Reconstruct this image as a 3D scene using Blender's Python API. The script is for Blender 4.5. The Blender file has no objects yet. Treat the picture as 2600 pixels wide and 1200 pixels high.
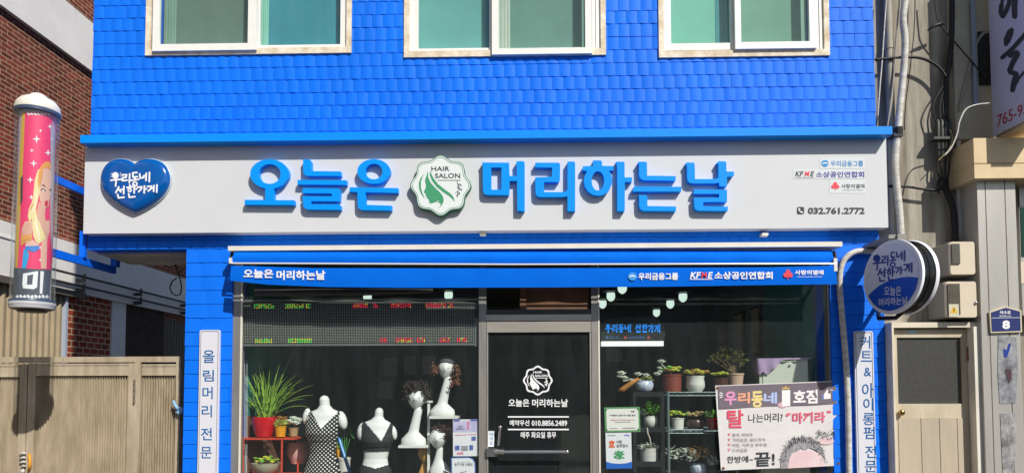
import bpy, math, random
from mathutils import Vector, Matrix
from mathutils.geometry import tessellate_polygon
random.seed(7)
scn = bpy.context.scene
col = scn.collection
R = math.radians
# ---------------------------------------------------------------- camera
CAM = Vector((0, -5.83, 1.6)); FOC = 1737.0; PU, PV = 1300.0, 909.0
yaw, pitch, roll = R(1.3), R(2.5), 0.0024
fwd = Vector((-math.sin(yaw)*math.cos(pitch), math.cos(yaw)*math.cos(pitch), math.sin(pitch)))
rt0 = fwd.cross(Vector((0, 0, 1))).normalized(); up0 = rt0.cross(fwd)
rt = rt0*math.cos(roll)-up0*math.sin(roll); up = up0*math.cos(roll)+rt0*math.sin(roll)
cd = bpy.data.cameras.new('camera'); cam = bpy.data.objects.new('camera', cd); col.objects.link(cam)
cam.matrix_world = Matrix(((rt.x, up.x, -fwd.x, CAM.x), (rt.y, up.y, -fwd.y, CAM.y), (rt.z, up.z, -fwd.z, CAM.z), (0, 0, 0, 1)))
cd.sensor_width = 36; cd.lens = FOC/2600*36; cd.shift_y = (PV-600)/2600; cd.clip_end = 3000; cd.clip_start = 0.05
scn.camera = cam
def ray(u, v): return fwd*FOC+rt*(u-PU)-up*(v-PV)
def P(u, v, Y=0.0):                       # photo pixel -> point on the plane y = Y
    d = ray(u, v); return CAM+d*((Y-CAM.y)/d.y)
def PX(u, v, X):                          # photo pixel -> point on the plane x = X
    d = ray(u, v); return CAM+d*((X-CAM.x)/d.x)
def PPM(Y): return FOC/(Y-CAM.y)          # pixels per metre at depth Y
# ---------------------------------------------------------------- light
SUN = Vector((0.70, -1.0, 1.08)).normalized()
w = bpy.data.worlds.new('World'); scn.world = w; w.use_nodes = True
nt = w.node_tree; sky = nt.nodes.new('ShaderNodeTexSky'); sky.sky_type = 'NISHITA'; sky.sun_disc = False
sky.sun_elevation = math.asin(SUN.z); sky.sun_rotation = math.atan2(SUN.x, SUN.y)
nt.links.new(sky.outputs[0], nt.nodes['Background'].inputs[0]); nt.nodes['Background'].inputs[1].default_value = 0.075
sl = bpy.data.lights.new('sun', 'SUN'); sl.energy = 4.3; sl.angle = R(0.5); sl.color = (1, .955, .88)
so = bpy.data.objects.new('sun', sl); col.objects.link(so); so.rotation_euler = SUN.to_track_quat('Z', 'Y').to_euler(); so.location = (8, -12, 14)
scn.view_settings.view_transform = 'Standard'; scn.view_settings.look = 'None'; scn.view_settings.exposure = 0.12; scn.view_settings.gamma = 1
scn.cycles.max_bounces = 8; scn.cycles.transparent_max_bounces = 12
# ---------------------------------------------------------------- materials
def lin(h):
    h = h.lstrip('#'); c = [int(h[i:i+2], 16)/255 for i in (0, 2, 4)]
    return tuple((x/12.92 if x <= .04045 else ((x+.055)/1.055)**2.4) for x in c)+(1,)
_M = {}
def M(name, h, rough=.5, metal=0., var=0., vs=6., bump=0., bs=60., spec=.5, coat=0., emit=0., stretch=None, h2=None):
    if name in _M: return _M[name]
    m = bpy.data.materials.new(name); m.use_nodes = True; _M[name] = m
    t = m.node_tree; b = t.nodes['Principled BSDF']; c = lin(h)
    b.inputs['Base Color'].default_value = c; b.inputs['Roughness'].default_value = rough; b.inputs['Metallic'].default_value = metal
    b.inputs['Specular IOR Level'].default_value = spec; b.inputs['Coat Weight'].default_value = coat
    if emit:
        b.inputs['Emission Color'].default_value = c; b.inputs['Emission Strength'].default_value = emit
    tc = t.nodes.new('ShaderNodeTexCoord'); src = tc.outputs['Object']
    if stretch:
        mp = t.nodes.new('ShaderNodeMapping'); mp.inputs['Scale'].default_value = stretch; t.links.new(src, mp.inputs[0]); src = mp.outputs[0]
    if var or h2:
        n = t.nodes.new('ShaderNodeTexNoise'); n.inputs['Scale'].default_value = vs; n.inputs['Detail'].default_value = 6; n.inputs['Roughness'].default_value = .65
        t.links.new(src, n.inputs['Vector'])
        r = t.nodes.new('ShaderNodeValToRGB'); t.links.new(n.outputs['Fac'], r.inputs[0])
        c2 = lin(h2) if h2 else tuple(max(0, x*(1-var)) for x in c[:3])+(1,)
        c1 = c if h2 else tuple(min(1, x*(1+var)) for x in c[:3])+(1,)
        r.color_ramp.elements[0].position = .34; r.color_ramp.elements[0].color = c2
        r.color_ramp.elements[1].position = .62; r.color_ramp.elements[1].color = c1
        t.links.new(r.outputs[0], b.inputs['Base Color'])
    if bump:
        n2 = t.nodes.new('ShaderNodeTexNoise'); n2.inputs['Scale'].default_value = bs; n2.inputs['Detail'].default_value = 4
        t.links.new(src, n2.inputs['Vector'])
        bp = t.nodes.new('ShaderNodeBump'); bp.inputs['Strength'].default_value = 1; bp.inputs['Distance'].default_value = bump
        t.links.new(n2.outputs['Fac'], bp.inputs['Height']); t.links.new(bp.outputs[0], b.inputs['Normal'])
    return m
def brick_mat(name, h1, h2, hm, bw, rh, ms, bump=.006, axis='yz'):
    m = bpy.data.materials.new(name); m.use_nodes = True; t = m.node_tree; b = t.nodes['Principled BSDF']; b.inputs['Roughness'].default_value = .85
    tc = t.nodes.new('ShaderNodeTexCoord'); sp = t.nodes.new('ShaderNodeSeparateXYZ'); cb = t.nodes.new('ShaderNodeCombineXYZ')
    t.links.new(tc.outputs['Object'], sp.inputs[0]); t.links.new(sp.outputs[1 if axis == 'yz' else 0], cb.inputs[0]); t.links.new(sp.outputs[2], cb.inputs[1])
    k = t.nodes.new('ShaderNodeTexBrick'); t.links.new(cb.outputs[0], k.inputs['Vector'])
    k.inputs['Color1'].default_value = lin(h1); k.inputs['Color2'].default_value = lin(h2); k.inputs['Mortar'].default_value = lin(hm)
    k.inputs['Scale'].default_value = 1; k.inputs['Mortar Size'].default_value = ms; k.inputs['Brick Width'].default_value = bw; k.inputs['Row Height'].default_value = rh
    k.inputs['Mortar Smooth'].default_value = .15
    n = t.nodes.new('ShaderNodeTexNoise'); n.inputs['Scale'].default_value = 9; n.inputs['Detail'].default_value = 7; t.links.new(tc.outputs['Object'], n.inputs['Vector'])
    mx = t.nodes.new('ShaderNodeMix'); mx.data_type = 'RGBA'; mx.blend_type = 'MULTIPLY'; mx.inputs[0].default_value = .55
    t.links.new(k.outputs['Color'], mx.inputs[6]); t.links.new(n.outputs['Color'], mx.inputs[7])
    rp = t.nodes.new('ShaderNodeValToRGB'); t.links.new(n.outputs['Fac'], rp.inputs[0])
    rp.color_ramp.elements[0].color = (.45, .45, .45, 1); rp.color_ramp.elements[1].color = (1.3, 1.25, 1.2, 1); rp.color_ramp.elements[0].position = .3; rp.color_ramp.elements[1].position = .7
    t.links.new(rp.outputs[0], mx.inputs[7]); t.links.new(mx.outputs[2], b.inputs['Base Color'])
    bp = t.nodes.new('ShaderNodeBump'); bp.inputs['Distance'].default_value = bump; bp.invert = True
    ad = t.nodes.new('ShaderNodeMath'); ad.operation = 'MULTIPLY_ADD'; t.links.new(n.outputs['Fac'], ad.inputs[0]); ad.inputs[1].default_value = .5; t.links.new(k.outputs['Fac'], ad.inputs[2])
    t.links.new(ad.outputs[0], bp.inputs['Height']); t.links.new(bp.outputs[0], b.inputs['Normal'])
    return m
def glass_mat(name, tint, ior=1.45, dirt_haze=.05, rough=0.0):
    m = bpy.data.materials.new(name); m.use_nodes = True; t = m.node_tree; t.nodes.clear()
    o = t.nodes.new('ShaderNodeOutputMaterial'); tr = t.nodes.new('ShaderNodeBsdfTransparent'); tr.inputs[0].default_value = lin(tint)
    gl = t.nodes.new('ShaderNodeBsdfGlossy'); gl.inputs['Roughness'].default_value = rough; gl.inputs[0].default_value = (1, 1, 1, 1)
    fr = t.nodes.new('ShaderNodeFresnel'); fr.inputs[0].default_value = ior
    ge = t.nodes.new('ShaderNodeNewGeometry'); mr = t.nodes.new('ShaderNodeMapRange'); t.links.new(ge.outputs['Backfacing'], mr.inputs[0]); mr.inputs[3].default_value = ior; mr.inputs[4].default_value = 1/ior; t.links.new(mr.outputs[0], fr.inputs[0])
    mx = t.nodes.new('ShaderNodeMixShader'); t.links.new(fr.outputs[0], mx.inputs[0]); t.links.new(tr.outputs[0], mx.inputs[1]); t.links.new(gl.outputs[0], mx.inputs[2])
    df = t.nodes.new('ShaderNodeBsdfDiffuse'); df.inputs[0].default_value = (.52, .62, .62, 1)
    n = t.nodes.new('ShaderNodeTexNoise'); tc = t.nodes.new('ShaderNodeTexCoord'); mp = t.nodes.new('ShaderNodeMapping'); mp.inputs['Scale'].default_value = (5, 1, .7)
    t.links.new(tc.outputs['Object'], mp.inputs[0]); t.links.new(mp.outputs[0], n.inputs['Vector']); n.inputs['Scale'].default_value = 2.4; n.inputs['Detail'].default_value = 8; n.inputs['Roughness'].default_value = .7
    r = t.nodes.new('ShaderNodeMapRange'); t.links.new(n.outputs['Fac'], r.inputs[0]); r.inputs[1].default_value = .45; r.inputs[2].default_value = .8; r.inputs[3].default_value = dirt_haze*.75; r.inputs[4].default_value = dirt_haze*1.5  # dirt streaks over an even diffuse floor that paints in the reflection haze
    m2 = t.nodes.new('ShaderNodeMixShader'); t.links.new(r.outputs[0], m2.inputs[0]); t.links.new(mx.outputs[0], m2.inputs[1]); t.links.new(df.outputs[0], m2.inputs[2])
    t.links.new(m2.outputs[0], o.inputs[0]); return m
def dots_mat(name, base, dot, scale, rad):
    m = bpy.data.materials.new(name); m.use_nodes = True; t = m.node_tree; b = t.nodes['Principled BSDF']; b.inputs['Roughness'].default_value = .8
    tc = t.nodes.new('ShaderNodeTexCoord'); mp = t.nodes.new('ShaderNodeMapping'); mp.inputs['Rotation'].default_value = (0, R(45), 0); mp.inputs['Scale'].default_value = (scale,)*3
    t.links.new(tc.outputs['Object'], mp.inputs[0]); sp = t.nodes.new('ShaderNodeSeparateXYZ'); t.links.new(mp.outputs[0], sp.inputs[0])
    sq = []
    for i in (0, 2):
        f = t.nodes.new('ShaderNodeMath'); f.operation = 'FRACT'; t.links.new(sp.outputs[i], f.inputs[0])
        s = t.nodes.new('ShaderNodeMath'); s.operation = 'SUBTRACT'; t.links.new(f.outputs[0], s.inputs[0]); s.inputs[1].default_value = .5
        q = t.nodes.new('ShaderNodeMath'); q.operation = 'MULTIPLY'; t.links.new(s.outputs[0], q.inputs[0]); t.links.new(s.outputs[0], q.inputs[1]); sq.append(q)
    a = t.nodes.new('ShaderNodeMath'); t.links.new(sq[0].outputs[0], a.inputs[0]); t.links.new(sq[1].outputs[0], a.inputs[1])
    l = t.nodes.new('ShaderNodeMath'); l.operation = 'LESS_THAN'; t.links.new(a.outputs[0], l.inputs[0]); l.inputs[1].default_value = rad*rad
    mx = t.nodes.new('ShaderNodeMix'); mx.data_type = 'RGBA'; t.links.new(l.outputs[0], mx.inputs[0]); mx.inputs[6].default_value = lin(base); mx.inputs[7].default_value = lin(dot)
    t.links.new(mx.outputs[2], b.inputs['Base Color']); return m
# ---------------------------------------------------------------- mesh builder
class MB:
    def __init__(s): s.v = []; s.f = []; s.mi = []; s.k = 0
    def add(s, vs, fs, mi=None):
        o = len(s.v); s.v += [Vector(x) for x in vs]; s.f += [tuple(i+o for i in f) for f in fs]; s.mi += [s.k if mi is None else mi]*len(fs); return s
    def box(s, x0, y0, z0, x1, y1, z1):
        v = [(x, y, z) for z in (z0, z1) for y in (y0, y1) for x in (x0, x1)]
        return s.add(v, [(0, 2, 3, 1), (4, 5, 7, 6), (0, 1, 5, 4), (2, 6, 7, 3), (0, 4, 6, 2), (1, 3, 7, 5)])
    def pbox(s, u0, v0, u1, v1, Y0, Y1):      # front rectangle given in photo pixels on plane Y0, extruded to Y1
        a = P(u0, v1, Y0); b = P(u1, v0, Y0); return s.box(a.x, Y0, a.z, b.x, Y1, b.z)
    def tube(s, pts, r, n=8, caps=True, flat=1.0):
        pts = [Vector(p) for p in pts]; rs = r if isinstance(r, (list, tuple)) else [r]*len(pts); o = len(s.v); ref = None
        for i, p in enumerate(pts):
            d = (pts[min(i+1, len(pts)-1)]-pts[max(i-1, 0)]).normalized()
            if ref is None: ref = Vector((0, 0, 1)) if abs(d.z) < .9 else Vector((1, 0, 0))
            a = d.cross(ref).normalized(); b = a.cross(d).normalized(); ref = b
            for k in range(n):
                t = 2*math.pi*k/n; s.v.append(p+a*math.cos(t)*rs[i]+b*math.sin(t)*rs[i]*flat)
        for i in range(len(pts)-1):
            for k in range(n):
                s.f.append((o+i*n+k, o+i*n+(k+1) % n, o+(i+1)*n+(k+1) % n, o+(i+1)*n+k)); s.mi.append(s.k)
        if caps:
            s.f += [tuple(o+k for k in reversed(range(n))), tuple(o+(len(pts)-1)*n+k for k in range(n))]; s.mi += [s.k]*2
        return s
    def loft(s, rings, n=24, caps=True, sq=1.0):   # rings: (cx, cy, z, rx, ry)
        o = len(s.v)
        for (cx, cy, z, rx, ry) in rings:
            for k in range(n):
                t = 2*math.pi*k/n; c, q = math.cos(t), math.sin(t)
                c = math.copysign(abs(c)**sq, c); q = math.copysign(abs(q)**sq, q); s.v.append(Vector((cx+rx*c, cy+ry*q, z)))
        for i in range(len(rings)-1):
            for k in range(n):
                s.f.append((o+i*n+k, o+i*n+(k+1) % n, o+(i+1)*n+(k+1) % n, o+(i+1)*n+k)); s.mi.append(s.k)
        if caps:
            s.f += [tuple(o+k for k in reversed(range(n))), tuple(o+(len(rings)-1)*n+k for k in range(n))]; s.mi += [s.k]*2
        return s
    def ball(s, c, rx, ry, rz, n=14, m=9, rot=None):
        o = len(s.v); c = Vector(c)
        for i in range(m+1):
            a = math.pi*i/m
            for k in range(n):
                t = 2*math.pi*k/n; q = Vector((rx*math.sin(a)*math.cos(t), ry*math.sin(a)*math.sin(t), rz*math.cos(a)))
                s.v.append(c+(rot @ q if rot else q))
        for i in range(m):
            for k in range(n):
                s.f.append((o+i*n+k, o+(i+1)*n+k, o+(i+1)*n+(k+1) % n, o+i*n+(k+1) % n)); s.mi.append(s.k)
        return s
    def fill(s, polys, f):                    # polys (with holes) in 2-D, mapped by f(a, b) to 3-D
        flat = [Vector((p[0], p[1], 0)) for q in polys for p in q]
        tri = tessellate_polygon([[Vector((p[0], p[1], 0)) for p in q] for q in polys])
        return s.add([f(p.x, p.y) for p in flat], tri)
    def solid(s, polys, f, back):             # filled front plus walls going back by the vector `back`
        s.fill(polys, f); back = Vector(back)
        for q in polys:
            n = len(q); fr = [f(*p) for p in q]; vs = fr+[p+back for p in fr]
            s.add(vs, [(i, (i+1) % n, n+(i+1) % n, n+i) for i in range(n)])
        return s
    def capsule(s, a, b, r, f, n=5):          # a rounded stroke in 2-D
        ax, ay = a; bx, by = b; t0 = math.atan2(by-ay, bx-ax); pts = []
        for i in range(n+1):
            t = t0-math.pi/2+math.pi*i/n; pts.append((bx+r*math.cos(t), by+r*math.sin(t)))
        for i in range(n+1):
            t = t0+math.pi/2+math.pi*i/n; pts.append((ax+r*math.cos(t), ay+r*math.sin(t)))
        s.n_c = getattr(s, 'n_c', 0)+1; dy = Vector((0, -.00012*(s.n_c % 9), 0)) if not getattr(s, 'lift', None) else s.lift*(.00012*(s.n_c % 9))
        return s.add([f(*p)+dy for p in pts], [tuple(range(len(pts)))])
    def stroke(s, pts, r, f):
        for a, b in zip(pts, pts[1:]): s.capsule(a, b, r, f)
        return s
    def build(s, name, mat, parent=None, smooth=False, root_at=None):
        me = bpy.data.meshes.new(name); ob = bpy.data.objects.new(name, me); col.objects.link(ob)
        if parent is None:
            xs = [v.x for v in s.v]; ys = [v.y for v in s.v]; zs = [v.z for v in s.v]
            off = Vector(root_at) if root_at else Vector(((min(xs)+max(xs))/2, (min(ys)+max(ys))/2, min(zs))); ob.location = off
        else:
            r = parent
            while r.parent: r = r.parent
            off = r.location.copy(); ob.parent = parent
        me.from_pydata([v-off for v in s.v], [], s.f)
        for m in (mat if isinstance(mat, (list, tuple)) else [mat]): me.materials.append(m)
        if any(s.mi): me.polygons.foreach_set('material_index', s.mi)
        if smooth:
            me.polygons.foreach_set('use_smooth', [True]*len(s.f))
            if smooth != True: me.set_sharp_from_angle(angle=R(smooth))
        me.update(); return ob
def thing(name, label, cat, loc, group=None):
    o = bpy.data.objects.new(name, None); o.empty_display_size = .1; col.objects.link(o); o.location = loc
    return tag(o, label, cat, group)
def tag(o, label, cat, group=None):
    o['label'] = label; o['category'] = cat
    if group: o['group'] = group
    return o
def struct(o): o['kind'] = 'structure'; return o
def copy_thing(r, loc, label):
    c = r.copy(); col.objects.link(c); c.location = loc; c['label'] = label
    for a in r.children:
        b = a.copy(); col.objects.link(b); b.parent = c
        for g in a.children:
            d = g.copy(); col.objects.link(d); d.parent = b
    return c
def ell(cx, cy, rx, ry, a0=0, a1=360, n=40):
    full = abs(a1-a0) >= 360
    return [(cx+rx*math.cos(R(a0+(a1-a0)*i/n)), cy+ry*math.sin(R(a0+(a1-a0)*i/n))) for i in range(n if full else n+1)]
def Z(ox, oy, s, Y, dy=0.0):                  # crop coordinates -> plane Y
    return lambda a, b: P(ox+a/s, oy+b/s, Y)+Vector((0, dy, 0))
def PM(Y): return lambda a, b: P(a, b, Y)
def QM(tl, tr, br, bl, Y):                    # unit square -> quad given in photo pixels
    def f(a, b):
        u = (tl[0]*(1-a)+tr[0]*a)*(1-b)+(bl[0]*(1-a)+br[0]*a)*b; v = (tl[1]*(1-a)+tr[1]*a)*(1-b)+(bl[1]*(1-a)+br[1]*a)*b
        return P(u, v, Y)
    return f
_T = {}
def text2d(body, weight=0.0, shear=0.0):
    k = (body, weight, shear)
    if k in _T: return _T[k]
    c = bpy.data.curves.new('t', 'FONT'); c.body = body; c.offset = weight; c.fill_mode = 'FRONT'; c.resolution_u = 3; c.shear = shear
    o = bpy.data.objects.new('t', c); col.objects.link(o); dg = bpy.context.evaluated_depsgraph_get(); dg.update()
    m = bpy.data.meshes.new_from_object(o.evaluated_get(dg))
    vs = [(v.co.x, v.co.y) for v in m.vertices]; fs = [tuple(p.vertices) for p in m.polygons]
    bpy.data.objects.remove(o); bpy.data.meshes.remove(m); bpy.data.curves.remove(c)
    x0 = min(v[0] for v in vs); x1 = max(v[0] for v in vs); y0 = min(v[1] for v in vs); y1 = max(v[1] for v in vs)
    _T[k] = ([((x-x0)/(x1-x0), 1-(y-y0)/(y1-y0)) for x, y in vs], fs); return _T[k]
def text(mb, body, f, x0, y0, x1, y1, weight=0.0, shear=0.0):
    vs, fs = text2d(body, weight, shear); mb.add([f(x0+a*(x1-x0), y0+b*(y1-y0)) for a, b in vs], fs); return mb
GL = {  # brush-lettered syllables as strokes in a unit box
 '우': [[(.45, .2), (.45, .22)], [(0, .57), (.5, .52), (1, .5)], [(.53, .55), (.47, 1)]],
 '리': [[(.05, .15), (.55, .12), (.5, .4), (.08, .45), (.08, .76), (.6, .7)], [(.9, .03), (.86, .97)]],
 '동': [[(.75, .03), (.25, .06), (.27, .35), (.8, .32)], [(.52, .34), (.5, .52)], [(.03, .57), (.97, .5)], 'o', (.5, .82, .15)],
 '네': [[(.03, .15), (.08, .6), (.42, .54)], [(.38, .36), (.6, .33)], [(.63, .08), (.6, .85)], [(.92, 0), (.9, .96)]],
 '선': [[(.3, .05), (.02, .52)], [(.25, .2), (.5, .46)], [(.5, .27), (.75, .24)], [(.8, 0), (.77, .62)], [(.2, .68), (.27, .96), (.82, .9)]],
 '한': [[(.3, 0), (.33, .08)], [(.04, .2), (.56, .15)], 'o', (.3, .4, .12), [(.76, 0), (.74, .62)], [(.75, .33), (1, .3)], [(.2, .68), (.27, .95), (.82, .9)]],
 '가': [[(.03, .2), (.5, .15), (.42, .45), (.15, .82)], [(.77, .03), (.74, .97)], [(.76, .46), (1, .43)]],
 '게': [[(.02, .22), (.42, .18), (.35, .5), (.1, .8)], [(.36, .46), (.6, .42)], [(.64, .1), (.61, .86)], [(.92, 0), (.9, .96)]],
}
def glyph(mb, ch, f, x0, y0, x1, y1, r):
    g = lambda p: (x0+p[0]*(x1-x0), y0+p[1]*(y1-y0)); it = iter(GL[ch])
    for st in it:
        if st == 'o':
            cx, cy, q = next(it); c = g((cx, cy)); rr = q*(y1-y0); pts = ell(c[0], c[1], rr, rr, 0, 360, 9)
            mb.stroke(pts+pts[:1], r*.85, f)
        elif ch == '우' and len(st) == 2 and st[0] == (.45, .2):
            mb.capsule(g(st[0]), g(st[1]), .24*(y1-y0), f, 8)
        else: mb.stroke([g(p) for p in st], r, f)
def brush_title(mb, f, boxes, r):             # boxes for the eight syllables
    for ch, b in zip('우리동네선한가게', boxes): glyph(mb, ch, f, *b, r)
# ---------------------------------------------------------------- palette
BLUE = M('blue_paint', '#0573f2', .55, var=.07, vs=2.2, stretch=(1.3, 1, .5), bump=.0012, bs=90, spec=.22)
BLUE_FLAT = M('blue_paint_flat', '#0569ec', .55, var=.09, vs=3, stretch=(1.5, 1, .4), spec=.22)
WHITE = M('white_sign', '#d5d7d9', .35, var=.012, vs=2)
CREAM = M('cream_metal', '#e6e1d3', .4, var=.05, vs=5)
PVC = M('window_pvc', '#f0efe9', .35, var=.03, vs=9)
STAIN = M('stained_trim', '#efe5d0', .7, h2='#cbb795', vs=9, bump=.003, bs=40)
ALU = M('aluminium', '#a9a69e', .38, metal=.55, var=.1, vs=14, stretch=(1, 1, .15))
ALU_D = M('dark_aluminium', '#4b4a4a', .4, metal=.4, var=.1, vs=10)
STEEL = M('brushed_steel', '#d8d0c2', .3, metal=.65, var=.07, vs=12, stretch=(.2, 1, 1))
BLACK = M('black_plastic', '#151617', .45)
BLACKM = M('black_rubber', '#101010', .55)
CONC = M('grey_concrete', '#b1aa9b', .9, h2='#766e61', vs=2.6, bump=.005, bs=25, stretch=(3.2, 1, .3))
CONC_L = M('pale_concrete', '#bdbab4', .9, var=.10, vs=2, bump=.003, bs=20)
ROOMW = M('room_wall', '#76827e', .8, var=.15, vs=2)
TEAL = M('teal_wall', '#3f8f80', .7, var=.12, vs=3)
BROWNB = M('brown_board', '#7a5240', .7, var=.2, vs=6, stretch=(1, 1, .2))
TXT_W = M('white_vinyl', '#f2f3f4', .5)
TXT_B = M('blue_vinyl', '#1673b8', .5)
TXT_K = M('black_vinyl', '#34373c', .5)
RED = M('red_vinyl', '#e8414f', .5)
GLASS = glass_mat('shop_glass', '#f7fbfa', 1.42, .03)
# ---------------------------------------------------------------- ground
g = MB(); g.box(-60, -40, -.3, 60, 60, -.004); struct(g.build('ground', M('ground_asphalt', '#3a3a3a', .95, var=.15, vs=3)))
g = MB(); g.box(-60, -16, -.2, 60, -2.3, 0); struct(g.build('road', M('road_asphalt', '#39393a', .95, var=.2, vs=5, bump=.004, bs=120)))
g = MB(); g.box(-60, -2.3, -.2, 60, -.35, .13); g.box(-60, -.35, -.2, 60, .0, .134); struct(g.build('pavement', brick_mat('paver', '#64625f', '#565450', '#454340', .2, .1, .004, .003, 'xz')))
# building opposite, only ever seen mirrored in the glass
op = thing('street_building', 'plain grey building across the street, seen only mirrored in the shop glass', 'building', (0, -17, 0))
m = MB(); m.box(-26, -22, 0, 26, -17, 5.6); m.build('wall', M('opposite_wall', '#b4b6b2', .9, var=.2, vs=.7), op)
m = MB()
for i in range(-7, 8): m.box(i*3.3-1.2, -17, .5, i*3.3+1.2, -16.97, 2.3); m.box(i*3.3-.8, -17, 3.4, i*3.3+.8, -16.97, 4.6)
m.build('windows_band', M('opposite_glass', '#20282a', .2), op)
m = MB(); m.box(-3.6, -17.2, 3.0 - .35, 9, -17.0, 3.2); bd = m.build('signboard', M('opposite_sign', '#3b4347', .6), op)
m = MB(); text(m, 'Total Interior', lambda a, b: Vector((a, -16.99, b)), 5.4, 3.08, 1.2, 2.74, .03)
m.build('lettering', M('opposite_sign_text', '#a9b0b2', .6), bd)
# ---------------------------------------------------------------- salon building
def X(u, v, Y=0.): return P(u, v, Y).x
def Zz(v, Y=0., u=1300): return P(u, v, Y).z
xl, xr = X(233, 200), X(2222, 200)
ROOF = 10.3
z_cap = Zz(331); z_lin = Zz(626)        # lintel underside
xpl0, xpl1 = X(471, 760), X(587, 900)    # left pillar
xpr0, xpr1 = X(2112, 900), X(2247, 840)  # right pillar
B = thing('salon_building', 'bright blue tiled two window storey building with a hair salon on its ground floor', 'building', ((xl+xr)/2, .3, 0))
WINS = [dict(u=(371, 893), vb=139, s=[(387, 651, 128, 403, 629, 111, 1), (645, 886, 134, 659, 864, 114, 0)], c=[('#75857a', '#8fa597', .1), ('#3f98ac', '#a7d8c9', .06)]),
        dict(u=(1026, 1538), vb=144, s=[(1040, 1256, 136, 1062, 1242, 123, 0), (1249, 1503, 137, 1266, 1486, 122, 1)], c=[('#7fbcbc', '#4fa0b4', -.08), ('#7d9f95', '#d9d5ca', .13)]),
        dict(u=(1672, 2105), vb=145, s=[(1686, 1876, 127, 1704, 1855, 110, 0), (1867, 2074, 123, 1882, 2056, 106, 1)], c=[('#96d3c2', '#5ea9b0', -.2), ('#8db29f', '#d8d0bd', .04)])]
z_top = Zz(-300)
wx = []
for W in WINS:
    x0, x1, zb = X(W['u'][0], 90), X(W['u'][1], 90), Zz(W['vb'], 0, sum(W['u'])/2); W['x'] = (x0, x1); W['zb'] = zb; wx.append((x0, x1, zb))
m = MB()
m.box(xl, .14, z_lin, xr, .35, ROOF); m.box(xl, .35, 3.3, xr, 6, ROOF)
zb_all = min(q[2] for q in wx)
m.box(xl, .012, z_lin, xr, .14, zb_all)
edges = [xl]+[q for a in wx for q in a[:2]]+[xr]
for a, b in zip(edges[0::2], edges[1::2]): m.box(a, .012, zb_all, b, .14, z_top)
for a in wx:
    if a[2]-zb_all > .002: m.box(a[0], .012, zb_all, a[1], .14, a[2])
m.box(xl, .012, z_top, xr, .14, ROOF)
m.box(xl, -.15, ROOF, xr, 6.1, ROOF+.3)
wall = m.build('wall', BLUE_FLAT, B)
m = MB(); m.box(xl, .142, z_lin-.012, xpl0, .66, 3.29); m.box(xl+.3, .30, z_lin-.05, xpl0, .5, z_lin-.011); m.build('beam', CONC_L, B)
def tiles(mb, x0, x1, z0, z1, tw, th, bulge, tilt, skip=(), n=5, jit=.25):
    rows = int(math.ceil((z1-z0)/th))
    for r in range(rows):
        zt = z1-r*th; zb = max(z0, zt-th+.001)
        if zt-zb < .012: continue
        x = x0-tw*random.choice((0, .5, .33, .66, .12)); first = True
        while x < x1-.004:
            a, b = max(x, x0), min(x+tw, x1); x += tw
            if b-a < .008: continue
            segs = [(a, b, zt)]
            for (s0, s1, sb) in skip:
                if zt > sb+.001:
                    nx = []
                    for (p, q, t_) in segs:
                        if q <= s0 or p >= s1: nx.append((p, q, t_))
                        else:
                            if p < s0-.004: nx.append((p, s0, t_))
                            if q > s1+.004: nx.append((s1, q, t_))
                            if zb < sb-.006: nx.append((max(p, s0), min(q, s1), sb))
                    segs = nx
            bl = bulge*random.uniform(1-jit, 1+jit); ti = tilt*random.uniform(1-jit, 1+jit); sk = random.uniform(-.0018, .0018)
            for (p, q, zt_) in segs:
                vs = []
                for j in range(n+1):
                    s = j/n; xx = p+.0004+(q-p-.0008)*s; pr = bl*math.sin(math.pi*min(1, max(0, (xx-(x-tw))/tw)))+sk*(s-.5)*2+.003
                    vs += [(xx, .010, zt_), (xx, .010-pr, zt_-.002), (xx, .010-pr-ti, zb+.002), (xx, .010, zb)]
                fs = []
                for j in range(n):
                    for k in range(3): fs.append((4*j+k, 4*j+k+1, 4*j+4+k+1, 4*j+4+k))
                e = 4*n; fs += [(0, 3, 2, 1), (e, e+1, e+2, e+3)]
                mb.add(vs, fs)
m = MB()
tiles(m, xl, xr, Zz(350), z_top+.2, .0965, .1148, .0046, .0021, skip=wx)
tiles(m, xl, xr, z_lin, Zz(570), .0965, .115, .0046, .0021)
m.build('tile_facing', BLUE, B)
for side, (x0, x1) in enumerate(((xpl0, xpl1), (xpr0, xpr1))):
    m = MB(); m.box(x0, .012, 0, x1, .3, z_lin); p = m.build('pillar', BLUE_FLAT, B)
    t_ = MB(); tiles(t_, x0, x1, .1, z_lin, .205, .1205, .0028, .0035, n=4); t_.build('tile_facing', BLUE, p)
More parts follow.
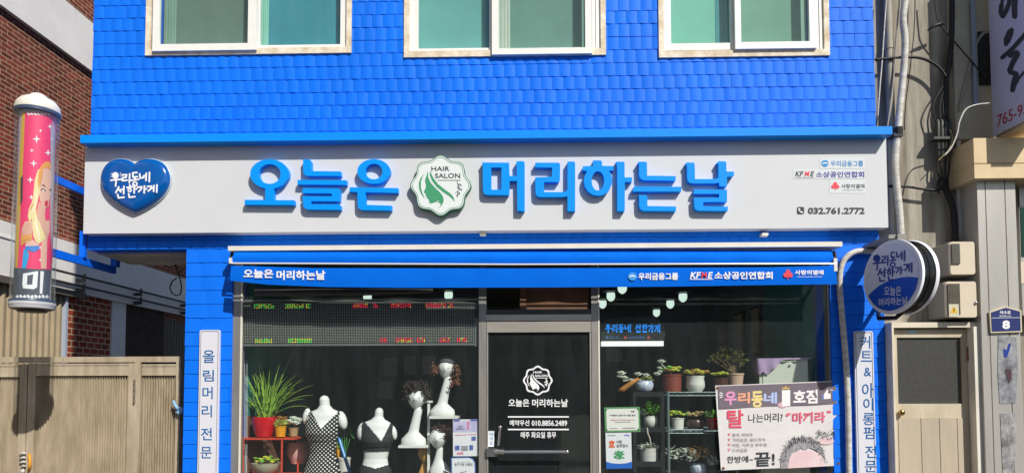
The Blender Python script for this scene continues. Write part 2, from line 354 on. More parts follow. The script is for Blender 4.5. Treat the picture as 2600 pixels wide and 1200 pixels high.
for W in WINS:
    (x0, x1), zb = W['x'], W['zb']
    m = MB(); t = .045
    m.box(x0, -.012, zb, x1, .10, zb+.055); m.box(x0, -.012, zb+.055, x0+t, .10, z_top); m.box(x1-t, -.012, zb+.055, x1, .10, z_top); m.box(x0+t, -.012, z_top-.05, x1-t, .10, z_top)
    wf = m.build('window', STAIN, B)
    m = MB(); t2 = t+.03; m.solid([[(x0+t, zb+.055), (x1-t, zb+.055), (x1-t, z_top-.05), (x0+t, z_top-.05)], [(x0+t2, zb+.085), (x1-t2, zb+.085), (x1-t2, z_top-.08), (x0+t2, z_top-.08)]], lambda a, b: Vector((a, .02, b)), (0, .08, 0)); m.build('frame', PVC, wf)
    m = MB(); xe = X(max(q[1] for q in W['s']), 90)+.004
    if x1-t-xe > .012: m.box(xe, .016, zb+.05, x1-t, .1, z_top-.05); m.box(xe+(x1-t-xe)*.45, .006, zb+.05, x1-t-.004, .016, z_top-.05); m.build('jamb', PVC, wf)
    for (a0, a1, vb, g0, g1, gb, front), (c0, c1, strip) in zip(W['s'], W['c']):
        Yf = -.035 if front else .012
        X0, X1, Zb = X(a0, 90, Yf), X(a1, 90, Yf), Zz(vb, Yf, (a0+a1)/2); G0, G1, Gb = X(g0, 90, Yf), X(g1, 90, Yf), Zz(gb, Yf, (a0+a1)/2)
        m = MB(); yb = Yf+.036
        fr = [[(X0, Zb), (X1, Zb), (X1, z_top-.04), (X0, z_top-.04)], [(G0, Gb), (G1, Gb), (G1, z_top-.11), (G0, z_top-.11)]]
        m.solid(fr, lambda a, b: Vector((a, Yf, b)), (0, yb-Yf, 0)); m.build('sash', PVC, wf)
        m = MB(); m.add([(G0, Yf+.02, Gb), (G1, Yf+.02, Gb), (G1, Yf+.02, z_top-.11), (G0, Yf+.02, z_top-.11)], [(0, 1, 2, 3)]); m.build('pane', glass_mat('window_glass', '#dfeeea', 1.5, .06), wf)
        # blind behind the glass, with a drawn-back curtain edge
        m = MB(); wd = G1-G0; s = abs(strip)*wd; bx0, bx1 = (G0+s, G1+.03) if strip > 0 else (G0-.03, G1-s)
        m.add([(bx0, .108, Gb-.05), (bx1, .108, Gb-.05), (bx1, .108, z_top), (bx0, .108, z_top)], [(0, 1, 2, 3)])
        m.build('blind', M('blind'+c0, c0, .8, var=.10, vs=1.3), wf)
        m = MB(); ex0, ex1 = (G0-.03, G0+s) if strip > 0 else (G1-s, G1+.03); vs = []; N = 14
        for j in range(N+1):
            xx = ex0+(ex1-ex0)*j/N; yy = .104+.006*math.sin(j*1.9); vs += [(xx, yy, Gb-.05), (xx, yy, z_top)]
        m.add(vs, [(2*j, 2*j+2, 2*j+3, 2*j+1) for j in range(N)]); m.build('curtain', M('curtain'+c1, c1, .8, var=.05), wf, True)
# ---- room behind the glass
xi0, xi1 = xpl1+.02, xpr0-.02
m = MB(); m.box(xpl0, .3, 0, xi0, 5.2, 3.3); m.box(xi1, .3, 0, xpr1, 5.2, 3.3); m.box(xi0, 5.0, 0, xi1, 5.2, 2.9); rw = m.build('room_wall', ROOMW, B)
m = MB(); m.box(xi0, .12, 2.9, xi1, 5.2, 3.3); m.build('room_ceiling', M('room_ceiling', '#6d706c', .9), B)
m = MB(); m.box(xi0, .1, -.1, xi1, 5.2, .08); m.build('room_floor', M('room_floor', '#55504a', .5, var=.15, vs=2), B)
m = MB(); m.box(xi0, .30, 0, xi0+.012, 1.3, Zz(1053, .4)); m.build('side_board', BROWNB, B)
m = MB(); m.box(xi0, .30, Zz(1053, .4), xi0+.01, 1.3, 2.9); m.box(xi1-.012, .3, 0, xi1, 1.5, 2.9); m.build('side_panel', TEAL, B)
# ---- shop front: two fixed windows and the door
z_h = Zz(640)
m = MB(); m.box(xpl1, .02, z_h, xpr0, .14, z_lin+.12); m.build('lintel', BLUE_FLAT, B)
xA0, xA1, xB0, xB1, xC0, xC1, xD0, xD1 = xpl1, X(607, 900), X(1215, 900), X(1234, 900), X(1503, 900), X(1520, 900), X(2108, 900), xpr0
def shopwin(x0, f0, f1, x1):
    m = MB(); m.box(x0, .025, .1, f0, .11, z_h); m.box(f1, .025, .1, x1, .11, z_h); m.box(f0, .03, .1, f1, .10, .55); m.box(f0, .03, z_h-.04, f1, .10, z_h)
    f = m.build('shop_window', ALU, B)
    m = MB(); m.add([(f0, .04, .55), (f1, .04, .55), (f1, .04, z_h-.04), (f0, .04, z_h-.04)], [(0, 1, 2, 3)]); m.build('pane', GLASS, f)
    m = MB(); m.box(f0, .02, .55, f0+.012, .039, z_h-.04); m.build('bead', CREAM, f)
shopwin(xA0, xA1, xB0, xB1); shopwin(xC0, xC1, xD0, xD1)
m = MB(); zt0, zt1, zt2 = Zz(784), Zz(797), Zz(813)
m.box(xB1, .03, zt1, xC0, .10, zt0); m.build('transom', ALU_D, B)
m = MB(); m.box(xB1, .018, zt2, xC0, .10, zt1-.002); m.build('door_head', STEEL, B)
m = MB(); m.box(X(1337, 750), .07, zt0+.004, X(1497, 750), .09, z_h); m.box(X(1320, 750), .04, zt0, X(1336, 750), .1, z_h); m.build('transom_board', M('transom_brown', '#6b4a33', .6, var=.2), B)
# door
d0, d1 = xB1+.004, xC0-.004
m = MB(); zr = Zz(843, .03); m.box(d0, .028, .12, d0+.012, .06, zr); m.box(d1-.012, .028, .12, d1, .06, zr); m.box(d0, .028, .04, d1, .06, .12); m.box(d0, .022, zr, d1, .065, zt2-.008)
door = m.build('door', STEEL, B)
m = MB(); m.add([(d0+.012, .045, .12), (d1-.012, .045, .12), (d1-.012, .045, zr), (d0+.012, .045, zr)], [(0, 1, 2, 3)]); m.build('pane', GLASS, door)
m = MB(); f = PM(-.05)
m.tube([P(1272, 1146, -.045), P(1300, 1146, -.05), P(1440, 1146, -.05)], .0135, 12); m.ball(P(1440, 1146, -.05), .017, .017, .017)
m.pbox(1235, 1137, 1262, 1158, .0, .03); m.tube([P(1258, 1146, .01), P(1278, 1146, -.048)], .022, 10); m.tube([P(1270, 1084, -.02), P(1266, 1130, -.02)], .009, 8); m.ball(P(1270, 1083, -.02), .016, .016, .016)
m.build('handle', M('chrome', '#d9dad8', .15, metal=.9), door, 40)
m = MB(); m.pbox(1239, 1093, 1255, 1133, .034, .0355); k = m.build('notice', M('notice_white', '#e3e8ec', .5), door)
m = MB(); FD = PM(.042)
# salon emblem drawn in white vinyl
def lobes(cx, cy, r, a, n=144): return [(cx+(r+a*math.cos(8*(2*math.pi*i/n)))*math.sin(2*math.pi*i/n), cy-(r+a*math.cos(8*(2*math.pi*i/n)))*math.cos(2*math.pi*i/n)) for i in range(n)]
FACE = [(395, 320), (378, 385), (358, 440), (355, 480), (368, 535), (362, 580), (335, 637), (348, 655), (368, 660), (362, 692), (385, 712), (383, 733), (412, 748), (418, 802), (450, 808), (510, 790), (560, 762), (575, 766), (535, 795), (578, 800), (592, 825), (578, 858), (530, 895), (590, 855), (625, 805), (636, 760), (622, 700), (580, 645), (510, 580), (440, 500), (402, 420)]
LEFTH = [(350, 360), (290, 420), (260, 500), (262, 580), (290, 660), (350, 740), (312, 650), (290, 570), (292, 490), (315, 410)]
RIGHTH = [(428, 320), (425, 380), (460, 470), (530, 560), (620, 635), (720, 700), (770, 745), (800, 785), (785, 720), (740, 665), (650, 600), (550, 520), (480, 430)]
def emb(cx, cy, s): return lambda a, b: P(cx+(a-588)*s, cy+(b-540)*s, .042)
e = emb(1365.5, 965, 38.5/460)
m.fill([lobes(588, 540, 425, 26), lobes(588, 540, 372, 24)], e)
for q in (FACE, LEFTH, RIGHTH): m.fill([q], e)
text(m, 'HAIR', e, 450, 255, 720, 320, .03); text(m, 'SALON', e, 505, 360, 880, 428, .03)
m.stroke([(540, 463), (890, 463)], 9, e); m.stroke([(840, 490), (860, 600), (845, 700)], 14, e); m.stroke([(800, 600), (880, 560)], 16, e); m.stroke([(810, 670), (890, 630)], 16, e)
text(m, '오늘은', FD, 1291, 1012, 1344, 1031, .022); text(m, '머리하는날', FD, 1351, 1012, 1442, 1032, .022)
m.stroke([(1291, 1057), (1443, 1057)], 1.8, FD); m.stroke([(1291, 1089), (1443, 1089)], 1.8, FD)
text(m, '예약우선', FD, 1294, 1065, 1344, 1080, .02); text(m, '010.8856.2489', FD, 1350, 1066, 1440, 1080, .022); text(m, '매주 화요일 휴무', FD, 1322, 1095, 1412, 1111, .02)
m.build('lettering', TXT_W, door)
m = MB(); text(m, '미', PM(.033), 1243, 1097, 1251, 1105, .01); text(m, '시', PM(.033), 1243, 1108, 1251, 1116, .01); text(m, '오', PM(.033), 1243, 1119, 1251, 1127, .01); m.build('notice_lettering', TXT_B, door)
# framed certificates and a mirror on the back wall
m = MB()
for (u, v, a, b) in ((990, 930, 34, 46), (1040, 925, 30, 48), (1090, 925, 36, 50), (920, 985, 28, 40), (980, 990, 34, 44), (1060, 985, 30, 40), (1560, 900, 40, 34), (1380, 1010, 36, 40)):
    m.pbox(u-a/2, v-b/2, u+a/2, v+b/2, 4.96, 5.0)
m.build('wall_frames', M('dim_frames', '#eef1ee', .4, var=.3, vs=4), B)
# ---------------------------------------------------------------- shop sign
YS = -.10
S = thing('shop_sign', 'long white fascia sign with thick blue Korean letters under a blue ledge', 'shop sign', (0, YS, Zz(585, YS)))
m = MB(); sx0, sx1, sz0, sz1 = X(214, 480, YS), X(2253, 480, YS), Zz(584.5, YS), Zz(351, -.2)
m.box(sx0, YS, sz0, sx1, .0, sz1+.01); m.build('panel', WHITE, S)
m = MB(); m.box(X(204, 335, -.215), -.215, Zz(351, -.215), X(2266, 345, -.215), .005, Zz(331, -.215)); m.build('ledge', M('ledge_blue', '#0590f6', .4, var=.02, spec=.25), S)
m = MB()
for u, v in ((508, 588), (1225, 592), (1943, 594)): m.pbox(u-7, v-4, u+8, v+3, -.07, .0); m.pbox(u, v-2, u+5, v+6, -.05, -.02)
m.build('clip', CREAM, S)
LET = M('letter_blue', '#0097fa', .45, spec=.2)
YL = YS-.052
za = (600, 380, 5.945); zb_ = (1020, 380, 5.945); zc = (1440, 380, 5.855)
letters = [
 (za, [[ell(500, 365, 292, 222, 77, -257, 44)+[(437, 756), (125, 755), (125, 828), (875, 832), (872, 760), (566, 760)], ell(503, 365, 165, 150)]]),
 (za, [[[(1000, 150), (1110, 148), (1130, 175), (1135, 322), (1575, 326), (1578, 395), (1080, 397), (1030, 380), (1008, 340), (1008, 170)]],
       [[(925, 455), (1665, 460), (1662, 530), (922, 525)]],
       [[(1000, 577), (1545, 582), (1572, 608), (1560, 770), (1530, 778), (1130, 776), (1130, 818), (1548, 822), (1578, 845), (1575, 905), (1075, 900), (1030, 880), (1008, 840), (1000, 700), (1440, 702), (1440, 660), (1000, 655)]]]),
 (za, [[ell(2075, 328, 250, 187), ell(2077, 328, 128, 117)],
       [[(1712, 565), (2442, 578), (2442, 650), (1950, 640), (1955, 830), (2345, 843), (2342, 915), (1890, 908), (1845, 880), (1830, 830), (1828, 650), (1815, 638), (1705, 632)]]]),
 (zb_, [[[(1210, 192), (1620, 195), (1628, 395), (1740, 395), (1730, 172), (1838, 172), (1857, 195), (1858, 890), (1855, 925), (1745, 920), (1740, 470), (1630, 470), (1625, 640), (1615, 683), (1290, 680), (1245, 665), (1226, 620), (1222, 240)], [(1352, 268), (1505, 268), (1505, 603), (1352, 603)]]]),
 (zb_, [[[(2015, 195), (2370, 195), (2392, 220), (2390, 440), (2372, 485), (2150, 485), (2150, 638), (2450, 640), (2502, 605), (2502, 178), (2600, 178), (2619, 200), (2619, 924), (2502, 924), (2502, 700), (2440, 712), (2075, 712), (2035, 690), (2020, 650), (2013, 415), (2265, 408), (2272, 270), (2013, 265)]]]),
 (zc, [[[(385, 158), (500, 158), (518, 180), (520, 240), (690, 243), (690, 310), (620, 312), (655, 360), (670, 450), (665, 510), (640, 570), (600, 630), (530, 672), (460, 682), (380, 668), (310, 620), (265, 550), (248, 470), (255, 410), (275, 355), (300, 315), (228, 310), (235, 245), (388, 240)], ell(458, 462, 92, 143)],
       [[(725, 178), (840, 178), (855, 195), (855, 410), (967, 410), (963, 478), (858, 480), (858, 880), (855, 912), (745, 910), (742, 240), (735, 205)]]]),
 (zc, [[[(1060, 178), (1170, 178), (1187, 195), (1190, 385), (1617, 392), (1612, 460), (1140, 455), (1090, 430), (1070, 390), (1068, 215), (1050, 195)]], [[(990, 548), (1700, 550), (1695, 620), (975, 622)]],
       [[(1062, 672), (1170, 672), (1192, 690), (1195, 835), (1620, 842), (1618, 912), (1140, 908), (1090, 885), (1072, 840), (1070, 700)]]]),
 (zc, [[[(1770, 190), (1880, 190), (1897, 210), (1902, 435), (2200, 435), (2250, 415), (2250, 220), (2225, 195), (2250, 172), (2350, 172), (2368, 195), (2368, 322), (2482, 325), (2480, 385), (2470, 395), (2378, 400), (2375, 545), (2262, 545), (2258, 490), (2200, 500), (1850, 500), (1805, 480), (1785, 440), (1782, 240), (1760, 205)]],
       [[(1890, 588), (2378, 592), (2378, 775), (2022, 778), (2025, 820), (2045, 838), (2390, 845), (2388, 908), (1950, 905), (1905, 885), (1893, 850), (1885, 712), (2258, 708), (2260, 657), (1875, 655)]]])]
for (ox, oy, s), pieces in letters:
    m = MB(); f = Z(ox, oy, s, YL)
    for q in pieces: m.solid(q, f, (0, YS-YL+.002, 0))
    m.build('letter', LET, S)
# round badge
YBd = YS-.055; f = Z(1020, 380, 5.945, YBd); GREEN = M('emblem_green', '#3f9a6c', .5); DGREEN = M('emblem_rim', '#2a6b4c', .4)
m = MB(); m.solid([lobes(588, 540, 433, 27)], f, (0, .055, 0)); bd = m.build('emblem_badge', DGREEN, S)
f1 = Z(1020, 380, 5.945, YBd, -.002); m = MB(); m.fill([lobes(588, 540, 420, 26)], f1); m.build('badge_face', M('badge_white', '#e4ebe9', .4), bd)
f2 = Z(1020, 380, 5.945, YBd, -.004); m = MB(); m.fill([lobes(588, 540, 404, 25), lobes(588, 540, 397, 24.5)], f2)
for q in (FACE, LEFTH, RIGHTH): m.fill([q], f2)
m.build('badge_drawing', GREEN, bd)
m = MB(); text(m, 'HAIR', f2, 448, 255, 722, 322, .012); text(m, 'SALON', f2, 503, 358, 884, 430, .012); m.stroke([(540, 463), (890, 463)], 3.5, f2)
m.stroke([(835, 475), (858, 560), (850, 640), (845, 712)], 3.5, f2)
for p, q in (((850, 520), (905, 540)), ((855, 545), (838, 575)), ((858, 570), (908, 615)), ((852, 620), (812, 655)), ((850, 640), (880, 675)), ((848, 660), (832, 705))):
    m.stroke([p, ((p[0]+q[0])/2+9, (p[1]+q[1])/2-9), q, ((p[0]+q[0])/2-9, (p[1]+q[1])/2+9), p], 3, f2)
m.build('badge_lettering', TXT_K, bd)
# glossy heart
Yh = YS-.02; HZ = lambda a, b: (200+a/3.498, 300+b/3.498)
half = [(518, 418), (545, 396), (585, 376), (640, 367), (695, 374), (745, 394), (785, 428), (812, 475), (826, 530), (822, 590), (800, 645), (765, 695), (715, 742), (650, 788), (590, 820), (545, 840), (518, 848)]
hp = []
for a, b in zip(half, half[1:]): hp += [(a[0]+(b[0]-a[0])*k/3, a[1]+(b[1]-a[1])*k/3) for k in range(3)]
for _ in range(2): hp = [hp[0]]+[((p[0]+2*q[0]+r[0])/4, (p[1]+2*q[1]+r[1])/4) for p, q, r in zip(hp, hp[1:], hp[2:])]+[hp[-1]]
hp = hp+[half[-1]]+[(518-(p[0]-518)*1.0, p[1]) for p in reversed(hp[1:])]
m = MB(); prof = [(1.0, 0), (1.0, .022), (.985, .034), (.95, .047), (.90, .056), (.82, .0625), (.7, .0655), (.55, .0665), (.1, .067)]
n = len(hp); o = 0; vs = []; fs = []
for s, d in prof:
    for a, b in hp:
        u, v = HZ(515+(a-515)*s, 585+(b-585)*s); q = P(u, v, YS); vs.append((q.x, YS-d, q.z))
for i in range(len(prof)-1):
    for k in range(n): fs.append((i*n+k, i*n+(k+1) % n, (i+1)*n+(k+1) % n, (i+1)*n+k))
fs.append(tuple((len(prof)-1)*n+k for k in range(n))); m.add(vs, fs)
h = m.build('heart', M('heart_blue', '#0057a6', .16, coat=.4), S, True)
m = MB(); vs = []; fs = []
for s, d in ((1.0, 0), (1.022, .002), (1.022, .018), (1.0, .02)):
    for a, b in hp:
        u, v = HZ(515+(a-515)*s, 600+(b-600)*s); q = P(u, v, YS); vs.append((q.x, YS-d, q.z))
for i in range(3):
    for k in range(n): fs.append((i*n+k, i*n+(k+1) % n, (i+1)*n+(k+1) % n, (i+1)*n+k))
m.add(vs, fs); m.build('heart_rim', M('heart_rim', '#b9c9d6', .3), h, True)
m = MB(); f = Z(200, 300, 3.498, YS-.0685)
brush_title(m, f, [(285, 483, 375, 603), (382, 492, 460, 575), (462, 478, 535, 608), (538, 482, 636, 565), (328, 605, 420, 712), (425, 592, 515, 708), (520, 600, 602, 665), (608, 592, 702, 660)], 7.5)
for a, b in (((287, 500), (300, 505)), ((292, 488), (302, 495)), ((284, 520), (297, 518)), ((365, 492), (374, 485)), ((368, 502), (378, 500)), ((366, 515), (376, 518))): m.capsule(a, b, 2.2, f)
m.build('heart_lettering', TXT_W, h)
# sponsor stickers and phone number
def bank_mark(blue, wht, f, cx, cy, r):
    blue.fill([ell(cx, cy, r, r*.95)], f); wht.fill([[(cx-r*.95, cy+.22*r), (cx-.5*r, cy-.18*r), (cx, cy-.3*r), (cx+.5*r, cy-.18*r), (cx+r*.95, cy+.22*r), (cx+.5*r, cy+.08*r), (cx, cy), (cx-.5*r, cy+.08*r)]], lambda a, b: f(a, b)+Vector((0, -.0006, 0)))
def tree_mark(red, f, cx, cy, r):
    for dx, dy in ((0, -.5), (-.55, .25), (.55, .25)): red.fill([ell(cx+dx*r, cy+dy*r, r*.55, r*.55, 0, 360, 18)], lambda a, b, q=dx: f(a, b)+Vector((0, -.0002*(q+1), 0)))
    red.stroke([(cx, cy+.5*r), (cx, cy+1.2*r)], r*.1, f)
f = Z(1990, 380, 5.947, YS-.0015); m = MB(); m.fill([[(545, 120), (1225, 120), (1225, 284), (545, 284)]], f); m.fill([[(140, 292), (1228, 292), (1228, 440), (140, 440)]], f); m.fill([[(692, 448), (1238, 448), (1238, 655), (692, 655)]], f)
st = m.build('sticker', M('sticker', '#dde2e3', .3), S)
f = Z(1990, 380, 5.947, YS-.003); mb_, mw, mk, mr = MB(), MB(), MB(), MB()
bank_mark(mb_, mw, f, 622, 207, 55); text(mb_, '우리금융그룹', f, 710, 165, 1200, 252, .012)
text(mk, 'KF', f, 170, 325, 300, 404, .03, .25); text(mr, 'M', f, 312, 325, 392, 404, .03, .2); text(mk, 'E', f, 398, 325, 462, 404, .03, .25); mk.stroke([(170, 420), (455, 420)], 2, f)
mp = MB(); text(mp, '소상공인연합회', f, 485, 328, 1216, 420, .022)
tree_mark(mr, f, 778, 545, 56); text(mk, '사랑의열매', f, 865, 517, 1220, 582, .01); text(mk, 'Community Chest of Korea', f, 885, 600, 1196, 622)
mb_.build('sticker_logo', M('bank_blue', '#2f8fd0', .4), st); mw.build('sticker_logo', TXT_W, st); mk.build('sticker_lettering', TXT_K, st); mr.build('sticker_logo', RED, st); mp.build('sticker_lettering', M('violet_vinyl', '#4a46a0', .4), st)
m = MB(); text(m, '032.761.2772', f, 366, 870, 1222, 970, .035); m.build('phone_number', TXT_K, S)
m = MB(); m.fill([[(215, 862), (295, 862), (308, 875), (308, 957), (295, 971), (215, 971), (202, 957), (202, 875)]], f); ph = m.build('phone_icon', TXT_K, S)
f = Z(1990, 380, 5.947, YS-.005); m = MB(); m.stroke([(230, 895), (240, 922), (262, 942), (280, 946)], 7, f); m.capsule((230, 893), (238, 905), 11, f); m.capsule((266, 940), (278, 946), 11, f); m.build('receiver', TXT_W, ph)
# ---------------------------------------------------------------- awning
A = thing('awning', 'retracted bright blue awning with printed valance and cream cover above the shopfront', 'awning', (0, 0, Zz(720)))
m = MB(); Yc = -.17; m.box(X(579, 625, Yc), Yc, Zz(631, Yc), X(2139, 625, Yc), .01, Zz(619, Yc)); m.build('cover', CREAM, A)
def sheet(mb, rows, n=60, wob=0., th=None):    # rows: list of (Y, [(u,v) polyline]) lofted across
    o = len(mb.v)
    def at(pl, u):
        for (a, b), (c, d) in zip(pl, pl[1:]):
            if u <= c or (c, d) == pl[-1]: return b+(d-b)*(u-a)/(c-a)
    for Yr, pl in rows:
        u0, u1 = pl[0][0], pl[-1][0]
        for i in range(n+1):
            u = u0+(u1-u0)*i/n; mb.v.append(P(u, at(pl, u), Yr+wob*math.sin(i*.9+Yr*40)))
    for r in range(len(rows)-1):
        for i in range(n): mb.f.append((o+r*(n+1)+i, o+r*(n+1)+i+1, o+(r+1)*(n+1)+i+1, o+(r+1)*(n+1)+i)); mb.mi.append(0)
AW = M('awning_cloth', '#0068dc', .85, var=.03, vs=8, spec=.1)
m = MB(); sheet(m, [(-.10, [(600, 633), (2110, 634)]), (-.19, [(594, 643), (1300, 644), (2112, 645)]), (-.208, [(589, 655), (1300, 657), (2118, 655)]), (-.198, [(586, 666), (1300, 669), (2122, 667)])], 80, .006); m.build('cloth', AW, A, True)
m = MB(); m.tube([P(583, 668, -.215), P(1300, 671, -.215), P(2124, 669, -.215)], .0075, 8); m.pbox(581, 654, 588, 668, -.225, -.20); m.pbox(2118, 655, 2126, 688, -.22, -.20)
m.build('front_bar', M('bar_white', '#f2efe8', .25, metal=.2), A, 40)
top = [(587, 674), (800, 680), (1300, 681), (1950, 678), (2121, 674)]; bot = [(584, 712), (680, 722), (830, 728), (1020, 730), (1400, 729), (1700, 727), (1950, 723), (2126, 721)]
mid = [(585, 693), (700, 700), (830, 704), (1300, 705), (1950, 700), (2124, 697)]
m = MB(); sheet(m, [(-.216, top), (-.220, mid), (-.216, bot)], 80, .002); va = m.build('valance', AW, A, True)
m = MB(); m.tube([P(590, 640, -.05), P(584, 668, -.205)], .014, 8); m.build('arm', ALU_D, A, 40)
m = MB(); m.tube([P(2118, 640, -.05), P(2124, 672, -.205)], .014, 8); m.build('arm', ALU_D, A, 40)
m = MB(); m.tube([P(650, 742, -.02), P(900, 742, -.06), P(1100, 738, -.05)], [.035, .03, .018], 10); m.build('arm', ALU_D, A, 40)
f = PM(-.2265); mw = MB(); mr = MB(); mb_ = MB()
text(mw, '오늘은', f, 618, 683, 694, 705, .03); text(mw, '머리하는날', f, 702, 686, 826, 710, .03)
bank_mark(mb_, mw, f, 1606, 701, 11); text(mw, '우리금융그룹', f, 1621, 692, 1722, 710, .03)
text(mw, 'KF', f, 1752, 690, 1780, 706, .03, .2); text(mr, 'M', f, 1781, 690, 1795, 706, .03, .1); text(mw, 'E', f, 1797, 690, 1810, 706, .03, .2); mw.stroke([(1752, 708.5), (1810, 708.5)], .8, f)
text(mw, '소상공인연합회', f, 1814, 689, 1962, 708, .03); tree_mark(mr, f, 2001, 695, 11); text(mw, '사랑의열매', f, 2018, 685, 2091, 697, .03); text(mw, 'Community Chest of Korea', f, 2024, 700, 2087, 704.5)
mw.build('lettering', TXT_W, va); mr.build('lettering', RED, va); mb_.build('lettering', M('bank_sky', '#3d9be6', .4), va)
# ---------------------------------------------------------------- vertical signboards on the pillars
def vboard(name, lab, q, chars, zbot):
    f0 = PM(-.028); t = thing(name, lab, 'signboard', (P(*q[0], 0).x, -.02, zbot), 'vertical signboards on the shopfront pillars')
    x0, x1, z1 = P(q[0][0], q[0][1]+180, -.028).x, P(q[1][0], q[1][1]+180, -.028).x, P(*q[0], -.028).z
    def rr(d, r):
        a0, a1, b0, b1 = x0+d, x1-d, zbot+d, z1-d; pts = []
        for cx, cz, s in ((a1-r, b1-r, 0), (a0+r, b1-r, 90), (a0+r, b0+r, 180), (a1-r, b0+r, 270)): pts += [(cx+r*math.cos(R(s+k*18)), cz+r*math.sin(R(s+k*18))) for k in range(6)]
        return pts
    mp = lambda y: (lambda a, b: Vector((a, y, b)))
    m = MB(); m.solid([rr(0, .018)], mp(-.028), (0, .024, 0)); p = m.build('panel', M('board_white', '#dfe0e8', .4), t)
    m = MB(); m.fill([rr(.010, .014), rr(.0135, .012)], mp(-.0295)); m.build('border', M('board_border', '#39434f', .4), p)
    m = MB(); f = PM(-.030)
    for ch, u0, v0, u1, v1 in chars: text(m, ch, f, u0, v0, u1, v1, .006)
    m.build('lettering', M('board_blue', '#0a62a4', .4), p)
vboard('vertical_signboard', 'narrow white vertical board reading 올림머리 전문 on the left blue pillar', [(504, 837), (555, 837)],
       [('올', 515, 888, 545, 920), ('림', 515, 938, 543, 967), ('머', 514, 981, 540, 1012), ('리', 512, 1027, 538, 1058), ('전', 510, 1085, 538, 1116), ('문', 509, 1133, 538, 1162)], .55)
vboard('vertical_signboard', 'narrow white vertical board reading 커트 & 아이롱펌 전문 on the right blue pillar', [(2173, 840), (2221, 840)],
       [('커', 2184, 852, 2210, 884), ('트', 2186, 890, 2214, 917), ('&', 2194, 932, 2212, 954), ('아', 2189, 971, 2219, 1008), ('이', 2192, 1009, 2217, 1041), ('롱', 2191, 1047, 2220, 1078), ('펌', 2193, 1082, 2221, 1113), ('전', 2197, 1130, 2225, 1161), ('문', 2196, 1168, 2225, 1197)], .55)
# ---------------------------------------------------------------- barber pole sign
YP = -.53; pb = P(80, 790, YP); pt = P(99, 243, YP); px_ = (pb.x+P(99, 243, YP).x)/2; RO = .150
T = thing('pole_sign', 'cylindrical clear plastic salon pole sign with pink picture drum on blue brackets', 'pole sign', (px_, YP, pb.z))
def CY(u, v, r):
    d = ray(u, v); ox, oy = CAM.x-px_, CAM.y-YP; a = d.x*d.x+d.y*d.y; b = 2*(ox*d.x+oy*d.y); c = ox*ox+oy*oy-r*r; q = b*b-4*a*c
    if q < 0:                                  # beside the drum: keep to the silhouette
        t = -b/(2*a); p = CAM+d*t; k = r/math.hypot(p.x-px_, p.y-YP); return Vector((px_+(p.x-px_)*k, YP+(p.y-YP)*k, p.z))
    return CAM+d*((-b-math.sqrt(q))/(2*a))
zv = lambda v: P(90, v, YP-.1).z
def lathe(mb, prof, x, y, n=40): return mb.loft([(x, y, z, r, r) for r, z in prof], n)
z_t0, z_t1, z_b0, z_b1 = zv(281), zv(271), zv(757), zv(793)
m = MB(); lathe(m, [(RO*1.04, z_t1-.002), (RO*1.05, z_t1+.018), (RO*.98, z_t1+.055), (RO*.80, z_t1+.088), (RO*.55, z_t1+.108), (RO*.42, z_t1+.114), (RO*.38, z_t1+.130), (RO*.22, z_t1+.144), (RO*.05, z_t1+.148)], px_, YP); m.build('dome_cap', M('cap_white', '#e2ddd0', .45, var=.05), T, 35)
m = MB(); lathe(m, [(RO*1.04, z_t0), (RO*1.06, z_t0+.003), (RO*1.06, z_t1-.004), (RO*1.04, z_t1-.001)], px_, YP); m.build('collar', M('collar_blue', '#3f4f68', .35), T, 35)
m = MB(); lathe(m, [(RO*.999, z_b0-.001), (RO, z_t0)], px_, YP, 48)
acr = glass_mat('acrylic_tube', '#f8fafa', 1.4, .06, .08); m.f = m.f[:-2]; m.mi = m.mi[:-2]; m.build('clear_tube', acr, T, True)
m = MB(); lathe(m, [(RO*1.02, z_b0), (RO*1.05, z_b0-.008), (RO*1.05, z_b0-.022)], px_, YP); m.build('lower_collar', M('collar_blue', '#3f4f68', .35), T, 35)
m = MB(); lathe(m, [(RO*1.05, z_b0-.022), (RO*1.06, z_b0-.03), (RO*1.06, z_b0-.045), (RO*1.03, z_b0-.048), (RO*1.04, z_b0-.055), (RO*1.0, z_b0-.072)], px_, YP); m.build('lower_cap', M('cap_grey', '#b9b9bd', .4), T, 35)
m = MB(); lathe(m, [(RO*.98, z_b0-.072), (RO*.7, z_b0-.085), (RO*.66, z_b0-.095), (RO*.3, z_b0-.098)], px_, YP); m.build('base', BLACK, T, 35)
rD = .122
m = MB(); lathe(m, [(rD, z_b0), (rD, z_t0)], px_, YP, 48); dr = m.build('picture_drum', M('drum_lilac', '#bdb3bd', .5), T, 35)
def cyp(mb, pts, r, sub=8):                     # polygon (pole-crop pixels) wrapped on the drum
    us = [p[0] for p in pts]; fine = []
    for (a, b), (c, d) in zip(pts, pts[1:]+pts[:1]):
        k = max(1, int(math.hypot(c-a, d-b)/12)); fine += [(a+(c-a)*i/k, b+(d-b)*i/k) for i in range(k)]
    # cut into vertical strips so the faces follow the curve
    lo, hi = min(us), max(us); n = max(1, int((hi-lo)/9))
    for i in range(n):
        s0, s1 = lo+(hi-lo)*i/n, lo+(hi-lo)*(i+1)/n
        def clip(ps, x, keep):
            out = []
            for (a, b), (c, d) in zip(ps, ps[1:]+ps[:1]):
                ia, ic = (a >= x) == keep or a == x, (c >= x) == keep or c == x
                if ia: out.append((a, b))
                if ia != ic and c != a: out.append((x, b+(d-b)*(x-a)/(c-a)))
            return out
        q = clip(clip(fine, s0, True), s1, False)
        if len(q) >= 3: mb.fill([q], lambda a, b: CY(a/2.015, 230+b/2.015, r))
PINK = M('drum_pink', '#f2246c', .45)
